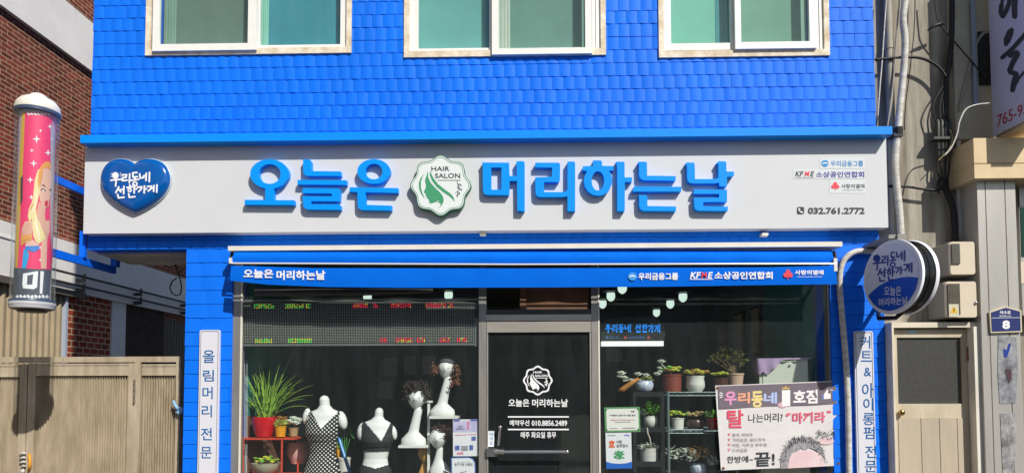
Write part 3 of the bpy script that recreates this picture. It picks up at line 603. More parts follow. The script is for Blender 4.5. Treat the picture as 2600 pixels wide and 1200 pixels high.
m = MB(); cyp(m, [(112, 108), (128, 108), (121, 300), (104, 640), (90, 906), (70, 905), (92, 500)], rD+.0012); m.build('drum_picture', M('drum_yellow', '#dcae32', .5), dr)
m = MB(); cyp(m, [(128, 108), (287, 112), (284, 420), (268, 880), (262, 916), (90, 906), (104, 640), (121, 300)], rD+.002); m.build('drum_picture', PINK, dr)
m = MB(); cyp(m, [(70, 905), (262, 916), (250, 1075), (60, 1062)], rD+.0035); m.build('drum_band', M('drum_slate', '#454c5a', .5), dr)
m = MB(); cyp(m, [(118, 935), (195, 922), (190, 1005), (172, 1015), (118, 1010), (114, 990)], rD+.005); cyp(m, [(207, 922), (225, 924), (216, 1040), (203, 1035)], rD+.005); dl = m.build('drum_lettering', TXT_W, dr)
m = MB(); cyp(m, [(140, 945), (170, 938), (165, 990), (138, 992)], rD+.0062); m.build('drum_lettering', M('drum_slate', '#454c5a', .5), dr)
m = MB()
for x, y, r in ((187, 248, 22), (256, 184, 14), (207, 205, 10), (265, 248, 9), (163, 306, 12), (246, 318, 18), (172, 372, 20), (155, 456, 18), (160, 545, 14), (205, 802, 12), (206, 866, 10)):
    cyp(m, [(x-r, y), (x-r*.2, y-r*.2), (x, y-r), (x+r*.2, y-r*.2), (x+r, y), (x+r*.2, y+r*.2), (x, y+r), (x-r*.2, y+r*.2)], rD+.004)
for i in range(8): cyp(m, [(138+i*17, 118+3*(i % 2)), (150+i*17, 128-3*(i % 2)), (155+i*17, 122), (142+i*17, 112)], rD+.004)
for i in range(9): cyp(m, [(78+i*19, 1052-6*(i % 2)), (90+i*19, 1042), (98+i*19, 1056), (86+i*19, 1062)], rD+.0055)
m.build('drum_sparkles', TXT_W, dr)
SKIN = M('drum_skin', '#e8b59b', .5); HAIRY = M('drum_blonde', '#ecd792', .5); HAIRO = M('drum_orange', '#e59a3a', .5)
def c3(pts): return [((50+a/3.62)*2.015, (400+b/3.62-230)*2.015) for a, b in pts]
def c2(pts): return [((40+a/4.525)*2.015, (560+b/4.525-230)*2.015) for a, b in pts]
DK = M('drum_dark', '#4a3038', .5)
def art(hx, d, *polys):
    m = MB()
    for q in polys: cyp(m, q, rD+d)
    m.build('drum_figure', M('drum'+hx, hx, .5), dr)
art('#e6b49e', .0040, c3([(210, 110), (250, 92), (288, 120), (292, 200), (288, 300), (274, 380), (265, 445), (245, 462), (232, 472), (200, 430), (184, 380), (180, 300), (190, 200)]),
    c2([(262, 0), (392, 0), (388, 120), (362, 200), (352, 548), (290, 548), (286, 350), (300, 230), (338, 200)]), c2([(105, 10), (70, 90), (65, 150), (110, 175), (182, 150), (196, 100), (192, 0)]), c2([(118, 240), (192, 218), (270, 268), (260, 292), (108, 292)]))
art('#dfa892', .0046, c3([(200, 430), (236, 476), (232, 530), (242, 600), (260, 680), (266, 723), (215, 723), (190, 640), (166, 560), (160, 480), (180, 400)]), c3([(95, 580), (60, 610), (30, 650), (15, 700), (20, 723), (115, 723), (110, 640)]))
art('#ecd99a', .0052, c3([(168, 110), (140, 200), (130, 300), (115, 400), (85, 470), (75, 540), (90, 600), (112, 560), (122, 640), (152, 723), (216, 723), (190, 640), (165, 560), (150, 470), (166, 400), (182, 330), (188, 240), (202, 160), (222, 96)]), c2([(190, 0), (266, 0), (342, 200), (300, 232), (276, 266), (230, 240), (200, 170)]))
art('#e79d45', .0058, c3([(166, 210), (175, 130), (200, 70), (236, 38), (268, 34), (288, 60), (288, 112), (252, 94), (216, 104), (205, 150), (190, 220), (172, 290)]), c2([(55, 172), (182, 150), (192, 218), (120, 240), (60, 292)]))
art('#f3e8c4', .0060, c3([(150, 300), (140, 420), (110, 500), (128, 500), (152, 430), (160, 330)]), c3([(140, 520), (150, 620), (175, 715), (190, 715), (165, 620), (150, 520)]), c2([(215, 10), (232, 120), (268, 220), (282, 215), (250, 120), (236, 10)]))
art('#c98a3a', .0064, c3([(205, 120), (196, 190), (182, 270), (188, 272), (203, 195), (212, 125)]), c3([(120, 420), (95, 480), (101, 484), (128, 425)]), c2([(60, 235), (185, 190), (186, 198), (62, 246)]))
art('#2f7fd6', .0052, c2([(105, 292), (270, 286), (275, 320), (215, 360), (110, 332)])); art('#18a2e0', .0054, c2([(90, 320), (140, 350), (152, 400), (116, 546), (68, 546)]))
art('#3a2630', .0066, c3([(200, 252), (222, 246), (242, 272), (220, 258)]), c3([(192, 292), (215, 282), (240, 300), (236, 310), (212, 296), (196, 302)]), c3([(274, 290), (290, 286), (290, 300), (276, 304)]))
art('#f4f4f4', .0068, c3([(205, 298), (218, 294), (230, 306), (216, 312)])); art('#cf2440', .0066, c3([(229, 408), (246, 390), (262, 404), (258, 440), (242, 454), (231, 430)]))
m = MB(); cyp(m, [(104, 450), (118, 430), (116, 560), (104, 590)], rD+.003); m.build('drum_picture', DK, dr)
xb = P(214, 482, 0).x
m = MB(); zc_ = P(214, 487, 0).z; m.box(xb-.02, YP+RO-.02, zc_-.028, xb+.012, .03, zc_+.03); m.build('bracket', BLUE_FLAT, T)
m = MB(); zc_ = P(214, 662, 0).z; m.box(xb-.02, YP+RO-.02, zc_-.035, xb+.012, .47, zc_+.03); m.box(xb-.018, -.02, zc_+.03, xb+.03, .012, z_lin+.16); m.box(xb-.02, .43, zc_+.03, xb+.035, .49, zc_+.17); m.build('bracket', BLUE_FLAT, T)
# ---------------------------------------------------------------- sliding gate of ribbed bronze panels
YG = .30; GT = thing('metal_gate', 'beige brown metal gate with vertical ribbed panels beside the left pillar', 'gate', (P(200, 1100, YG).x, YG, 0))
GATE = M('gate_bronze', '#c2b49c', .5, metal=.05, vs=7, h2='#a3957c', stretch=(1.6, 1, .35), bump=.0008, bs=60); GZ = lambda v: P(300, v, YG).z
GX = lambda u: P(u, 1060, YG).x
gx_end = GX(460); z0g = .1
m = MB(); m.box(-6.6, YG-.03, GZ(919), gx_end, YG+.05, GZ(905)); m.box(GX(449), YG-.03, z0g, gx_end, YG+.05, GZ(919)); m.box(GX(344), YG-.03, z0g, GX(359), YG+.05, GZ(919))
m.build('frame', GATE, GT)
def leaf(x0, x1, ztop, zp0, zp1, st, gap=.0):
    m = MB(); Yl = YG-.022
    if st: m.box(x0, Yl, z0g+.05, x0+st[0], Yl+.05, ztop); m.box(x1-st[1], Yl, z0g+.05, x1, Yl+.05, ztop); a, b = x0+st[0], x1-st[1]
    else: a, b = x0, x1
    m.box(a, Yl+.006, zp1, b, Yl+.045, ztop); m.box(a, Yl+.001, zp1-.006, b, Yl+.04, zp1+.012); m.box(a, Yl+.001, ztop-.02, b, Yl+.044, ztop-.004)
    lf = m.build('leaf', GATE, GT)
    m = MB(); n = max(4, int(round((b-a)/.0235))); vs = []; N = n*6
    for i in range(N+1):
        t = i/N*n; ph = (t % 1); y = Yl+.044-(.034*math.sin(math.pi*ph/.55) if ph < .55 else 0); vs += [(a+(b-a)*i/N, y, z0g+.08), (a+(b-a)*i/N, y, zp1-.006)]
    m.add(vs, [(2*i, 2*i+2, 2*i+3, 2*i+1) for i in range(N)]); m.build('ribbed_panel', GATE, lf)
    return lf
leaf(GX(361), GX(447), GZ(924), 0, GZ(951), None)
lf = leaf(GX(73), GX(343), GZ(921), 0, GZ(951), (GX(92)-GX(73), GX(343)-GX(327)))
l2 = leaf(-6.4, GX(70), GZ(923), 0, GZ(954), (.1, GX(70)-GX(52)))
m = MB(); xh = GX(345)
for k in range(4): zz = P(345, 962+k*16, YG).z; m.tube([(xh, YG-.034, zz-.045), (xh, YG-.034, zz)], .010, 8)
m.build('hinge', M('hinge_steel', '#8d8474', .4, metal=.5), GT, 40)
m = MB()
for k in range(3): m.tube([P(51, 1154+k*11, YG-.03), P(57, 1149+k*11, YG-.04), P(66, 1150+k*11, YG-.03)], .009, 6)
m.tube([P(54, 1186, YG-.03), P(60, 1180, YG-.04), P(66, 1184, YG-.03)], .008, 6); m.ball(P(57, 1195, YG-.03), .02, .012, .02); m.build('lock', M('lock_grey', '#c9c9c6', .35), GT, True)
m = MB(); m.tube([P(74, 1152, YG-.03), P(76, 1165, YG-.045), P(76, 1180, YG-.045), P(73, 1194, YG-.03)], .012, 8); m.build('handle', M('handle_orange', '#e79a2c', .4), GT, True)
m = MB(); m.tube([P(441, 1020, YG-.06), P(447, 1031, YG-.07), P(452, 1038, YG-.07)], [.012, .014, .018], 10); m.ball(P(457, 1040, YG-.06), .030, .012, .034); m.tube([P(447, 1044, YG-.06), P(455, 1049, YG-.07), P(463, 1045, YG-.06)], .010, 8); m.ball(P(441, 1019, YG-.062), .016, .010, .014)
tag(m.build('plastic_clip', M('pale_blue_plastic', '#8db9dc', .4), None, True), 'small light blue plastic clip hooked on the right edge of the ribbed gate', 'clip')
# ---------------------------------------------------------------- brick building across the alley
XL = -7.5; LB = thing('brick_building', 'old red brick building with white concrete bands behind the gate', 'building', (XL-1, 4, 0))
BR = brick_mat('old_brick', '#8f3d31', '#5a231b', '#b39a79', .215, .0685, .0075, .006)
BR2 = brick_mat('lower_brick', '#a84428', '#7d2f1e', '#d9bf98', .20, .10, .010, .012)
STN = M('dark_stone', '#40362f', .95, var=.3, vs=5, bump=.02, bs=14)
BANDM = M('band_white', '#eeece7', .85, var=.06, vs=1.4, bump=.003, bs=9)
yof = lambda u, v=800: PX(u, v, XL).y
m = MB(); m.box(XL-.4, -8, 0, XL, 22, 9.6); m.build('wall', BR, LB)
m = MB(); m.box(XL, -8, 7.03, XL+.07, 22, 7.86); m.build('band', BANDM, LB)
m = MB(); m.box(XL, -8, 3.18, XL+.10, 22, 3.98); m.box(XL+.1, -8, 3.74, XL+.115, yof(100), 3.77); m.build('band', BANDM, LB)
y1, y2, y3, y4 = yof(155), yof(278), yof(313), yof(414)
m = MB(); m.box(XL, y1+.05, 0, XL+.02, y2, 3.18); m.build('lower_wall', BR2, LB)
m = MB(); m.box(XL, y3, 0, XL+.02, y4, 3.18); m.build('stone_panel', STN, LB)
m = MB(); m.box(XL, y2, 0, XL+.05, y3, 3.18); m.build('column', BANDM, LB)
def ribs(name, ya, yb, z1, mat, pit):
    m = MB(); vs = []; n = int((yb-ya)/pit)*4
    for i in range(n+1):
        d = (.02, .05, .05, .02)[i % 4]; vs += [(XL+d, ya+(yb-ya)*i/n, 0), (XL+d, ya+(yb-ya)*i/n, z1)]
    m.add(vs, [(2*i, 2*i+2, 2*i+3, 2*i+1) for i in range(n)]); return m.build(name, mat, LB)
ribs('ribbed_shutter', -6, y1, 3.1, M('siding_beige', '#a8977a', .55, var=.08, vs=3), .13)
ribs('ribbed_shutter', y4, yof(480), 3.05, M('siding_dark', '#6a6258', .6, var=.1), .11)
m = MB(); m.box(XL+.02, y1, 0, XL+.08, y1+.05, 3.1); m.build('shutter_frame', M('shutter_frame', '#aab4c4', .4), LB)
m = MB(); m.box(XL+.01, -6, 3.1, XL+.14, y1+.4, 3.2); m.build('shutter_box', M('shutter_box', '#5e574d', .6), LB)
for z in (3.44, 3.28):
    m = MB(); m.tube([(XL+.22, yof(60), z), (XL+.22, 20, z)], .02, 8); m.build('rail', M('rail_dark', '#3c3a3a', .5), LB)
for u in (176, 326, 447):
    y = yof(u); m = MB()
    for z in (3.44, 3.28): m.box(XL+.1, y-.015, z-.09, XL+.25, y+.015, z-.03); m.box(XL+.22, y-.015, z-.03, XL+.25, y+.015, z+.05)
    m.build('rail_bracket', M('rail_dark', '#3c3a3a', .5), LB)
m = MB(); c0 = [P(443, 664, .45), P(452, 690, .45), P(458, 710, .45), P(461, 730, .45), P(458, 747, .45), P(447, 750, .45), P(436, 743, .45), P(431, 730, .45), P(437, 714, .45), P(449, 705, .45)]
m.tube(c0, .006, 6); tag(m.build('cable', BLACKM, None, True), 'thin loose cable hanging in a loop under the grey passage beam', 'cable')
# ---------------------------------------------------------------- round projecting sign
RC = P(2262, 703, -.43); th = R(74); RN = Vector((-math.sin(th), -math.cos(th), 0)); RE = Vector((math.cos(th), -math.sin(th), 0)); UPV = Vector((0, 0, 1)); RR = .292
RS = thing('round_sign', 'round two-sided projecting sign with blue lettering above the beige door', 'round sign', tuple(RC))
def RP(u, v, o, n): d = ray(u, v); return CAM+d*((o-CAM).dot(n)/d.dot(n))
def disc(mb, prof, c, n=56):
    vs = []; fs = []
    for r, d in prof:
        for k in range(n): a = 2*math.pi*k/n; vs.append(c-RN*d+RE*(r*math.cos(a))+UPV*(r*math.sin(a)))
    for i in range(len(prof)-1):
        for k in range(n): fs.append((i*n+k, i*n+(k+1) % n, (i+1)*n+(k+1) % n, (i+1)*n+k))
    return mb.add(vs, fs)
m = MB(); disc(m, [(.0, .003), (RR*.9, .003), (RR, .006), (RR*1.005, .02), (RR*.985, .034)], RC); m.build('front_ring', M('ring_white', '#f6f8ff', .35), RS, 30)
m = MB(); disc(m, [(RR*.97, .03), (RR*.97, .08), (RR*.985, .08), (RR*.985, .088), (RR*.97, .088), (RR*.97, .14)], RC); m.build('housing', M('housing_black', '#17191a', .25, var=.2), RS, 30)
m = MB(); disc(m, [(RR*.985, .138), (RR*1.005, .152), (RR, .166), (.0, .168)], RC); m.build('back_ring', M('ring_white', '#f6f8ff', .35), RS, 30)
def FR(d): return lambda a, b: RP(2150+a/4.956, 590+b/4.956, RC+RN*d, RN)
rf = RR*.9; m = MB(); disc(m, [(0, -.0005), (rf, -.0005)], RC); fc = m.build('face', M('round_face', '#e6ecfa', .4), RS)
def onface(pts): return [(RE*(a*rf)+UPV*(b*rf)) for a, b in pts]
m = MB(); arc = [(math.cos(R(a)), math.sin(R(a))) for a in range(-8, -201, -6)]; cur = [(-.94+1.93*t, -.36+.62*math.sin(t*2.1)*.42-.02*t) for t in [i/20 for i in range(21)]]
pts = [(c*.999, s*.999) for c, s in arc if True][:]
low = [(math.cos(R(a)), math.sin(R(a))) for a in range(-10, -156, -5)]; curve = [(-.90, -.43), (-.7, -.31), (-.45, -.19), (-.2, -.12), (.1, -.08), (.4, -.07), (.7, -.10), (.985, -.17)]
m.fill([low+curve], lambda a, b: RC+RN*.002+RE*(a*rf)+UPV*(b*rf)); m.build('face_wave', M('round_blue', '#1156cc', .4), fc)
f = FR(.0035); m = MB(); m.lift = RN
brush_title(m, f, [(332, 285, 432, 470), (442, 285, 525, 412), (540, 240, 615, 440), (622, 230, 735, 358), (390, 450, 498, 620), (502, 440, 600, 606), (612, 425, 700, 522), (718, 380, 825, 500)], 8.5)
m.build('face_lettering', M('round_ink', '#173a9c', .4), fc)
m = MB(); text(m, '오늘은', f, 470, 676, 685, 790, .008); 
text(m, '머리하는날', lambda a, b: f(a, b-(a-400)*.09), 402, 830, 765, 930, .008); m.build('face_lettering', TXT_W, fc)
m = MB(); c = RC-RN*.1; m.box(c.x-.03, c.y-.02, c.z+RR-.02, c.x+.03, c.y+.02, c.z+RR+.05); m.box(c.x-.09, c.y, c.z+RR+.02, c.x+.05, .02, c.z+RR+.05); m.build('bracket', M('bracket_grey', '#8f8d86', .5), RS)
m = MB(); m.tube([c+Vector((.0, 0, -RR+.02)), c+Vector((-.02, .06, -RR-.02)), c+Vector((-.08, .2, -RR-.01)), Vector((xpr1-.06, .0, c.z-RR+.12))], .018, 8); m.build('lower_bracket', BLACK, RS, True)
# ---------------------------------------------------------------- right neighbour: concrete wall, wooden door, steel clad column
NB = thing('neighbour_building', 'weathered grey concrete and beige steel clad building right of the blue salon', 'building', (4.2, .1, 0))
YN = .10; xq0, xq1 = xr+.002, X(2452, 600, YN)
m = MB(); m.box(xr-.02, YN, 2.2, 8, YN+.4, 7.5); m.box(xpr1+.002, YN, 0, 8, YN+.4, 2.2); m.build('wall', CONC, NB)
m = MB(); m.box(X(2420, 100, .02), .02, P(2450, 352, .02).z, X(2512, 100, .02), YN-.002, 7.4); m.build('pilaster', M('stucco', '#bab29c', .95, var=.10, vs=6, bump=.006, bs=110), NB)
m = MB(); m.box(X(2487, 140, .0), .0, P(2495, 215, 0).z, X(2530, 140, 0), .018, P(2495, 80, 0).z); m.build('niche', M('niche_dark', '#23211f', .7), NB)
CLAD = M('steel_clad', '#bfbcb4', .38, metal=.35, var=.07, vs=4, stretch=(1, 1, .2))
CLADL = M('beige_clad', '#d3bd94', .45, metal=.1, var=.1, vs=3)
def zz(v, Y, u=2540): return P(u, v, Y).z
Yq = -.17; xq = X(2490, 800, Yq)
m = MB(); zt = zz(452, -.24)
def grooved(mb, xs, Y0, Yb, z0, z1):
    for a, b in zip(xs, xs[1:]): mb.box(a+.004, Y0, z0, b-.004, Yb, z1)
    mb.box(xs[0]+.008, Y0+.012, z0+.001, xs[-1]-.008, Yb-.002, z1-.002)
grooved(m, [xq, X(2512, 800, Yq), X(2562, 800, Yq), X(2590, 800, Yq)], Yq, .098, 0, zt); m.build('column', CLAD, NB)
m = MB(); Yc = -.24; x0 = X(2473, 400, Yc); m.box(x0, Yc, zz(413.5, Yc), x0+2.5, .097, zz(350, Yc)); m.box(x0, Yc, zt, x0+2.5, .097, zz(416, Yc)); m.box(x0+.004, Yc+.01, zt+.002, x0+2.5, .094, zz(351, Yc)); m.build('cornice', CLADL, NB)
m = MB(); m.box(X(2590, 600, -.05), -.05, zz(800, -.05), x0+2.4, .0, zz(480, -.05)); m.box(X(2590, 600, -.05), -.06, zz(524, -.05), x0+2.4, -.04, zz(470, -.05)); m.build('window_frame', CLAD, NB)
m = MB(); m.box(X(2593, 600, -.055), -.055, zz(652, -.05), x0+2.3, -.045, zz(528, -.05)); m.build('window', M('green_glass', '#0d3a2c', .12), NB)
m = MB(); m.box(X(2593, 700, -.055), -.055, zz(720, -.05), x0+2.3, -.045, zz(665, -.05)); m.build('window_board', M('board_cream', '#d8cbb8', .6), NB)
# door
Yd = -.05; WOOD = M('door_cream', '#d3c7ae', .55, var=.12, vs=5, h2='#b8a98d', stretch=(1, 1, .25)); xd0, xd1 = X(2266, 1000, Yd), X(2458, 1000, Yd); dz = lambda v: P(2360, v, Yd).z
m = MB(); m.box(xpr1+.004, Yd-.05, .13, xd0-.002, .10, dz(832)); m.box(xpr1+.004, Yd-.05, dz(832), xd1+.12, .10, dz(819)); m.build('door_frame', M('door_casing', '#d9cfba', .55, var=.1, vs=6), NB)
m = MB(); m.box(xd1+.004, Yd-.09, .13, xd1+.115, .10, dz(831)); m.build('door_post', M('post_cream', '#dedacd', .7, var=.1, vs=3), NB)
m = MB(); g0, g1, gt, gb = X(2279, 940, Yd), X(2443, 940, Yd), dz(856), dz(1024)
m.solid([[(xd0, .15), (xd1, .15), (xd1, dz(835)), (xd0, dz(835))], [(g0, gb), (g1, gb), (g1, gt), (g0, gt)]], lambda a, b: Vector((a, Yd, b)), (0, .045, 0))
dn = m.build('door', WOOD, NB)
m = MB(); m.box(g0-.01, Yd+.018, gb-.01, g1+.01, Yd+.026, gt+.01); m.build('pane', M('wired_glass', '#4a4a48', .3, var=.12, vs=30), dn)
m = MB(); gx = [g0-.01, X(2338, 1100, Yd), X(2385, 1100, Yd), X(2430, 1100, Yd), g1+.03]
for a, b in zip(gx, gx[1:]): m.box(a+.003, Yd-.006, .2, b-.003, Yd-.001, dz(1060))
m.build('lower_boards', M('door_lower', '#bdb09a', .6, var=.1, vs=5, stretch=(1, 1, .2)), dn)
m = MB(); k = P(2290, 1046, Yd-.03); m.tube([k+Vector((0, .03, 0)), k], .014, 10); m.ball(k, .026, .02, .026); m.build('knob', M('brass', '#b59a5c', .25, metal=.9), dn, True)
m = MB(); m.tube([P(2459, 880, Yd-.008), P(2459, 915, Yd-.008)], .012, 8); m.build('hinge', M('rusty_hinge', '#8a5a30', .6, var=.2), dn)
m = MB(); m.pbox(2306, 837, 2328, 847, Yd-.004, Yd-.002); m.build('sticker', M('door_sticker', '#b9d4dc', .5), dn)
# electricity meter boxes
def meter(lab, u0, v0, u1, v1, ub, warn):
    Y0 = -.16; t = thing('meter_box', lab, 'meter box', tuple(P(u0, v1, Y0)), 'electricity boxes above the beige door')
    a, b = P(u0, v1, Y0), P(u1, v0, Y0); CR = M('meter_cream', '#d9ccb4', .4, var=.03)
    def rr(d, r): return [(cx+r*math.cos(R(s+q*22.5)), cz+r*math.sin(R(s+q*22.5))) for cx, cz, s in ((b.x-d-r, b.z-d-r, 0), (a.x+d+r, b.z-d-r, 90), (a.x+d+r, a.z+d+r, 180), (b.x-d-r, a.z+d+r, 270)) for q in range(5)]
    m = MB(); m.solid([rr(0, .02)], lambda p, q: Vector((p, Y0+.03, q)), (0, .22, 0)); m.build('case', M('meter_grey', '#9c9787', .45), t)
    m = MB(); m.solid([rr(.003, .02)], lambda p, q: Vector((p, Y0, q)), (0, .034, 0)); cv = m.build('cover', CR, t)
    xm = P(ub, v1, Y0).x; zlo = a.z+(b.z-a.z)*(.32 if not warn else .08)
    m = MB(); m.box(a.x+.012, Y0-.012, zlo, xm, Y0+.002, b.z-.022); m.build('window', M('meter_glass', '#5d5a50', .12, var=.2, vs=9), cv)
    if warn:
        zc = a.z+.05; xc = (a.x+xm)/2; m = MB(); m.add([(xc-.04, Y0-.0135, zc-.045), (xc+.04, Y0-.0135, zc-.045), (xc+.04, Y0-.0135, zc+.06), (xc-.04, Y0-.0135, zc+.06)], [(0, 1, 2, 3)]); m.build('sticker', M('warn_pale', '#cfc9ae', .6), cv)
        m = MB(); m.add([(xc-.03, Y0-.015, zc-.012), (xc+.03, Y0-.015, zc-.012), (xc, Y0-.015, zc+.045)], [(0, 1, 2)]); m.build('sticker_triangle', M('warn_yellow', '#e6b80f', .5), cv)
        m = MB(); m.add([(xc-.004, Y0-.0165, zc), (xc+.004, Y0-.0165, zc), (xc+.004, Y0-.0165, zc+.026), (xc-.004, Y0-.0165, zc+.026)], [(0, 1, 2, 3)]); m.build('sticker_mark', TXT_K, cv)
        m = MB(); m.ball((b.x-.012, Y0-.006, (a.z+b.z)/2-.03), .012, .01, .016); m.build('latch', M('chrome', '#d9dad8', .15, metal=.9), cv, True)
meter('upper cream meter box with a small glass window on the concrete wall', 2413, 612, 2475, 697, 2437, False)
meter('lower cream electric box with yellow warning sticker above the beige door', 2403, 713, 2479, 806, 2437, True)
# house number plate
Yh_ = Yq-.02; t = thing('house_number_plate', 'navy blue house number plate reading 8 on the steel column', 'number plate', tuple(P(2553, 845, Yh_)))
f = Z(2400, 700, 2.378, Yh_); m = MB(); m.solid([[(268, 215), (365, 182), (460, 208), (464, 338), (276, 344)]], f, (0, .014, 0)); m.build('plate', M('plate_gold', '#d9cfae', .4), t)
f = Z(2400, 700, 2.378, Yh_-.002); m = MB(); m.fill([[(276, 220), (365, 191), (452, 214), (456, 330), (282, 336)]], f); m.build('plate_face', M('plate_navy', '#28346e', .4), t)
f = Z(2400, 700, 2.378, Yh_-.0035); m = MB(); text(m, '석수로', f, 328, 209, 396, 231, .02); text(m, 'Seoksu-ro', f, 328, 235, 396, 245, .01); text(m, '8', f, 345, 268, 391, 320, .05); m.stroke([(282, 253), (452, 251)], 1.2, f); m.build('lettering', TXT_W, t)
# torn poster remains below it
f = Z(2400, 700, 2.378, Yq-.004); t = thing('torn_poster', 'torn weathered poster remains on the steel column below the number plate', 'poster', tuple(P(2555, 1190, Yq)))
m = MB(); m.solid([[(320, 360), (430, 372), (438, 560), (425, 765), (330, 770), (318, 600)]], f, (0, .003, 0)); m.build('paper', M('poster_grey', '#a3a4a8', .7, h2='#565a63', vs=9, bump=.003, bs=30), t)
m = MB(); m.solid([[(332, 830), (420, 828), (432, 1000), (410, 1230), (350, 1230), (340, 1010)]], f, (0, .003, 0)); m.build('lower_paper', M('poster_pale', '#b4b4b2', .7, h2='#3f4046', vs=7, bump=.003, bs=30), t)
f2_ = Z(2400, 700, 2.378, Yq-.006); m = MB(); m.fill([[(350, 440), (372, 445), (382, 410), (398, 405), (388, 450), (372, 492), (355, 488)]], f2_); m.build('blue_mark', M('poster_blue', '#163a94', .5), t)
m = MB(); m.fill([[(362, 560), (400, 565), (402, 620), (385, 648), (368, 600)]], f2_); m.build('dark_mark', M('poster_dark', '#4a3138', .6), t)
# projecting sign at the upper right
XS = PX(2521, 348, (2521-1340)/1737*5.79).x; t = thing('projecting_sign', 'white projecting signboard with black brush lettering and red digits at the upper right', 'signboard', tuple(PX(2521, 349, XS)))
pA, pB = PX(2521, 348, XS), PX(2600, 311, XS); yA = pA.y; zA = pA.z
m = MB(); m.box(XS, yA-.46, zA, XS+.16, yA, zA+1.9); m.build('panel', M('sign_lavender', '#c9c9dc', .4), t)
m = MB(); m.box(XS+.03, yA-.46, zA-.03, XS+.2, yA, zA-.002); m.box(XS+.16, yA-.46, zA-.002, XS+.2, yA+.01, zA+1.9); m.build('edge_frame', CLADL, t)
f = lambda a, b: PX(2200+a/2.9725, b/2.9725, XS-.003)
m = MB(); m.lift = Vector((-1, 0, 0))
for pts, r in (([(1018, 40), (1012, 95), (1028, 125), (1050, 90), (1075, 30), (1085, -40)], 17), ([(1035, -40), (1022, 20)], 12), ([(1130, -60), (1115, 50), (1118, 125)], 20),
               ([(1052, 330), (1050, 300), (1075, 240), (1095, 225), (1090, 260), (1070, 310), (1052, 335)], 15), ([(1025, 435), (1100, 370), (1189, 270), (1240, 200)], 16),
               ([(1085, 420), (1130, 398), (1140, 410), (1105, 470), (1080, 530)], 19), ([(1085, 545), (1130, 560), (1110, 620), (1102, 680)], 18), ([(1102, 680), (1150, 590), (1189, 545)], 9)): m.stroke(pts, r, f)
m.build('lettering', M('brush_ink', '#34343c', .5), t)
m = MB(); fr = lambda a, b: f(a, b-(a-985)*.47)
text(m, '765-93', fr, 985, 872, 1214, 962, .0); m.build('lettering', M('digits_red', '#b3202c', .5), t)
# pipes and cables on the concrete wall
PIPEG = M('pipe_grey', '#9d988c', .6, var=.12, vs=5); WRAP = M('pipe_wrap', '#d8d6cf', .6, h2='#b3aea2', vs=9, bump=.004, bs=30, stretch=(1, 1, 2.5))
m = MB(); xg = X(2257, 150, .05); zb = P(2257, 600, .05).z; m.tube([(xg, .045, zb), (xg, .045, 7.2)], .033, 14)
for v in (118, 388): zj = P(2257, v, .05).z; m.tube([(xg, .045, zj-.03), (xg, .045, zj+.03)], .038, 14)
tag(m.build('drainpipe', PIPEG, None, 40), 'straight grey drainpipe beside the blue tiled wall', 'pipe')
def cable(name, lab, cat, pts, Y, r, mat, n=8, grp=None, sm=True):
    ps = [P(u, v, Y) if len(q) == 0 else P(u, v, q[0]) for u, v, *q in pts]
    out = []                                   # Catmull-Rom through the points
    for i in range(len(ps)-1):
        a, b, c, d = ps[max(i-1, 0)], ps[i], ps[i+1], ps[min(i+2, len(ps)-1)]
        for k in range(5):
            t = k/5; out.append(.5*((2*b)+(c-a)*t+(2*a-5*b+4*c-d)*t*t+(3*b-a-3*c+d)*t**3))
    out.append(ps[-1]); m = MB(); m.tube(out, r, n); return tag(m.build(name, mat, None, sm), lab, cat, grp)
wp = [(2299, -60), (2298, 0), (2293, 50), (2298, 100), (2296, 160), (2291, 212), (2285, 270), (2281, 323), (2276, 363), (2273, 419), (2278, 480), (2284, 540), (2288, 604)]
cable('wrapped_pipe', 'white tape wrapped pipe running down past the sign end to the round sign', 'pipe', wp, -.02, .028, WRAP, 12)
m = MB(); m.tube([P(2281, 324, -.02), P(2281, 343, -.02)], .034, 12); m.pbox(2270, 340, 2294, 345, -.06, .05); tag(m.build('pipe_clamp', BLACK), 'black clamp round the white wrapped pipe', 'clamp')
cable('conduit', 'dirty white conduit bending down the right blue pillar', 'pipe', [(2240, 636), (2219, 638), (2174, 638), (2146, 656), (2134, 686), (2132, 731), (2139, 812), (2145, 883), (2150, 953), (2154, 1055), (2156, 1230)], -.035, .024, WRAP, 12)
cb = [(2417, -40), (2417, 20), (2416, 95), (2410, 160), (2403, 200), (2401, 250), (2399, 300)]
cable('cable', 'thickest black cable coming straight down the concrete wall from the top', 'cable', cb, .03, .022, BLACKM)
cable('cable', 'black cable arching from the blue wall to the thick vertical cable', 'cable', [(2222, 152), (2250, 149), (2290, 146), (2334, 147), (2368, 160), (2390, 178), (2402, 196)], .0, .012, BLACKM)
for i, (a, b, c) in enumerate(((2381, 2368, 2379), (2393, 2385, 2390), (2398, 2394, 2400), (2402, 2404, 2408))):
    cable('cable', ('outermost bowed thin cable entering the black splice connectors', 'second thin cable entering the black splice connectors', 'third thin cable entering the black splice connectors', 'straightest thin cable entering the black splice connectors')[i], 'cable', [(2403, 208), (a, 240), (b, 275), (c, 315)], .02, .007, BLACKM, 6, 'thin cables into the splice connectors')
sp_ = thing('splice_connector', 'row of black cable splice connectors clamped on the concrete wall', 'connector', tuple(P(2395, 395, .05)))
for k in range(4):
    u = 2381+k*10; m = MB(); m.tube([P(u, 304, .02), P(u, 312, .02), P(u+1, 392, .02), P(u+1, 400, .02)], [.008, .018, .018, .008], 10); m.build('tube', M('splice_grey', '#3a3a38', .5), sp_, 40)
m = MB(); m.pbox(2372, 346, 2419, 353, -.02, .06); m.build('clamp', M('splice_grey', '#3a3a38', .5), sp_)
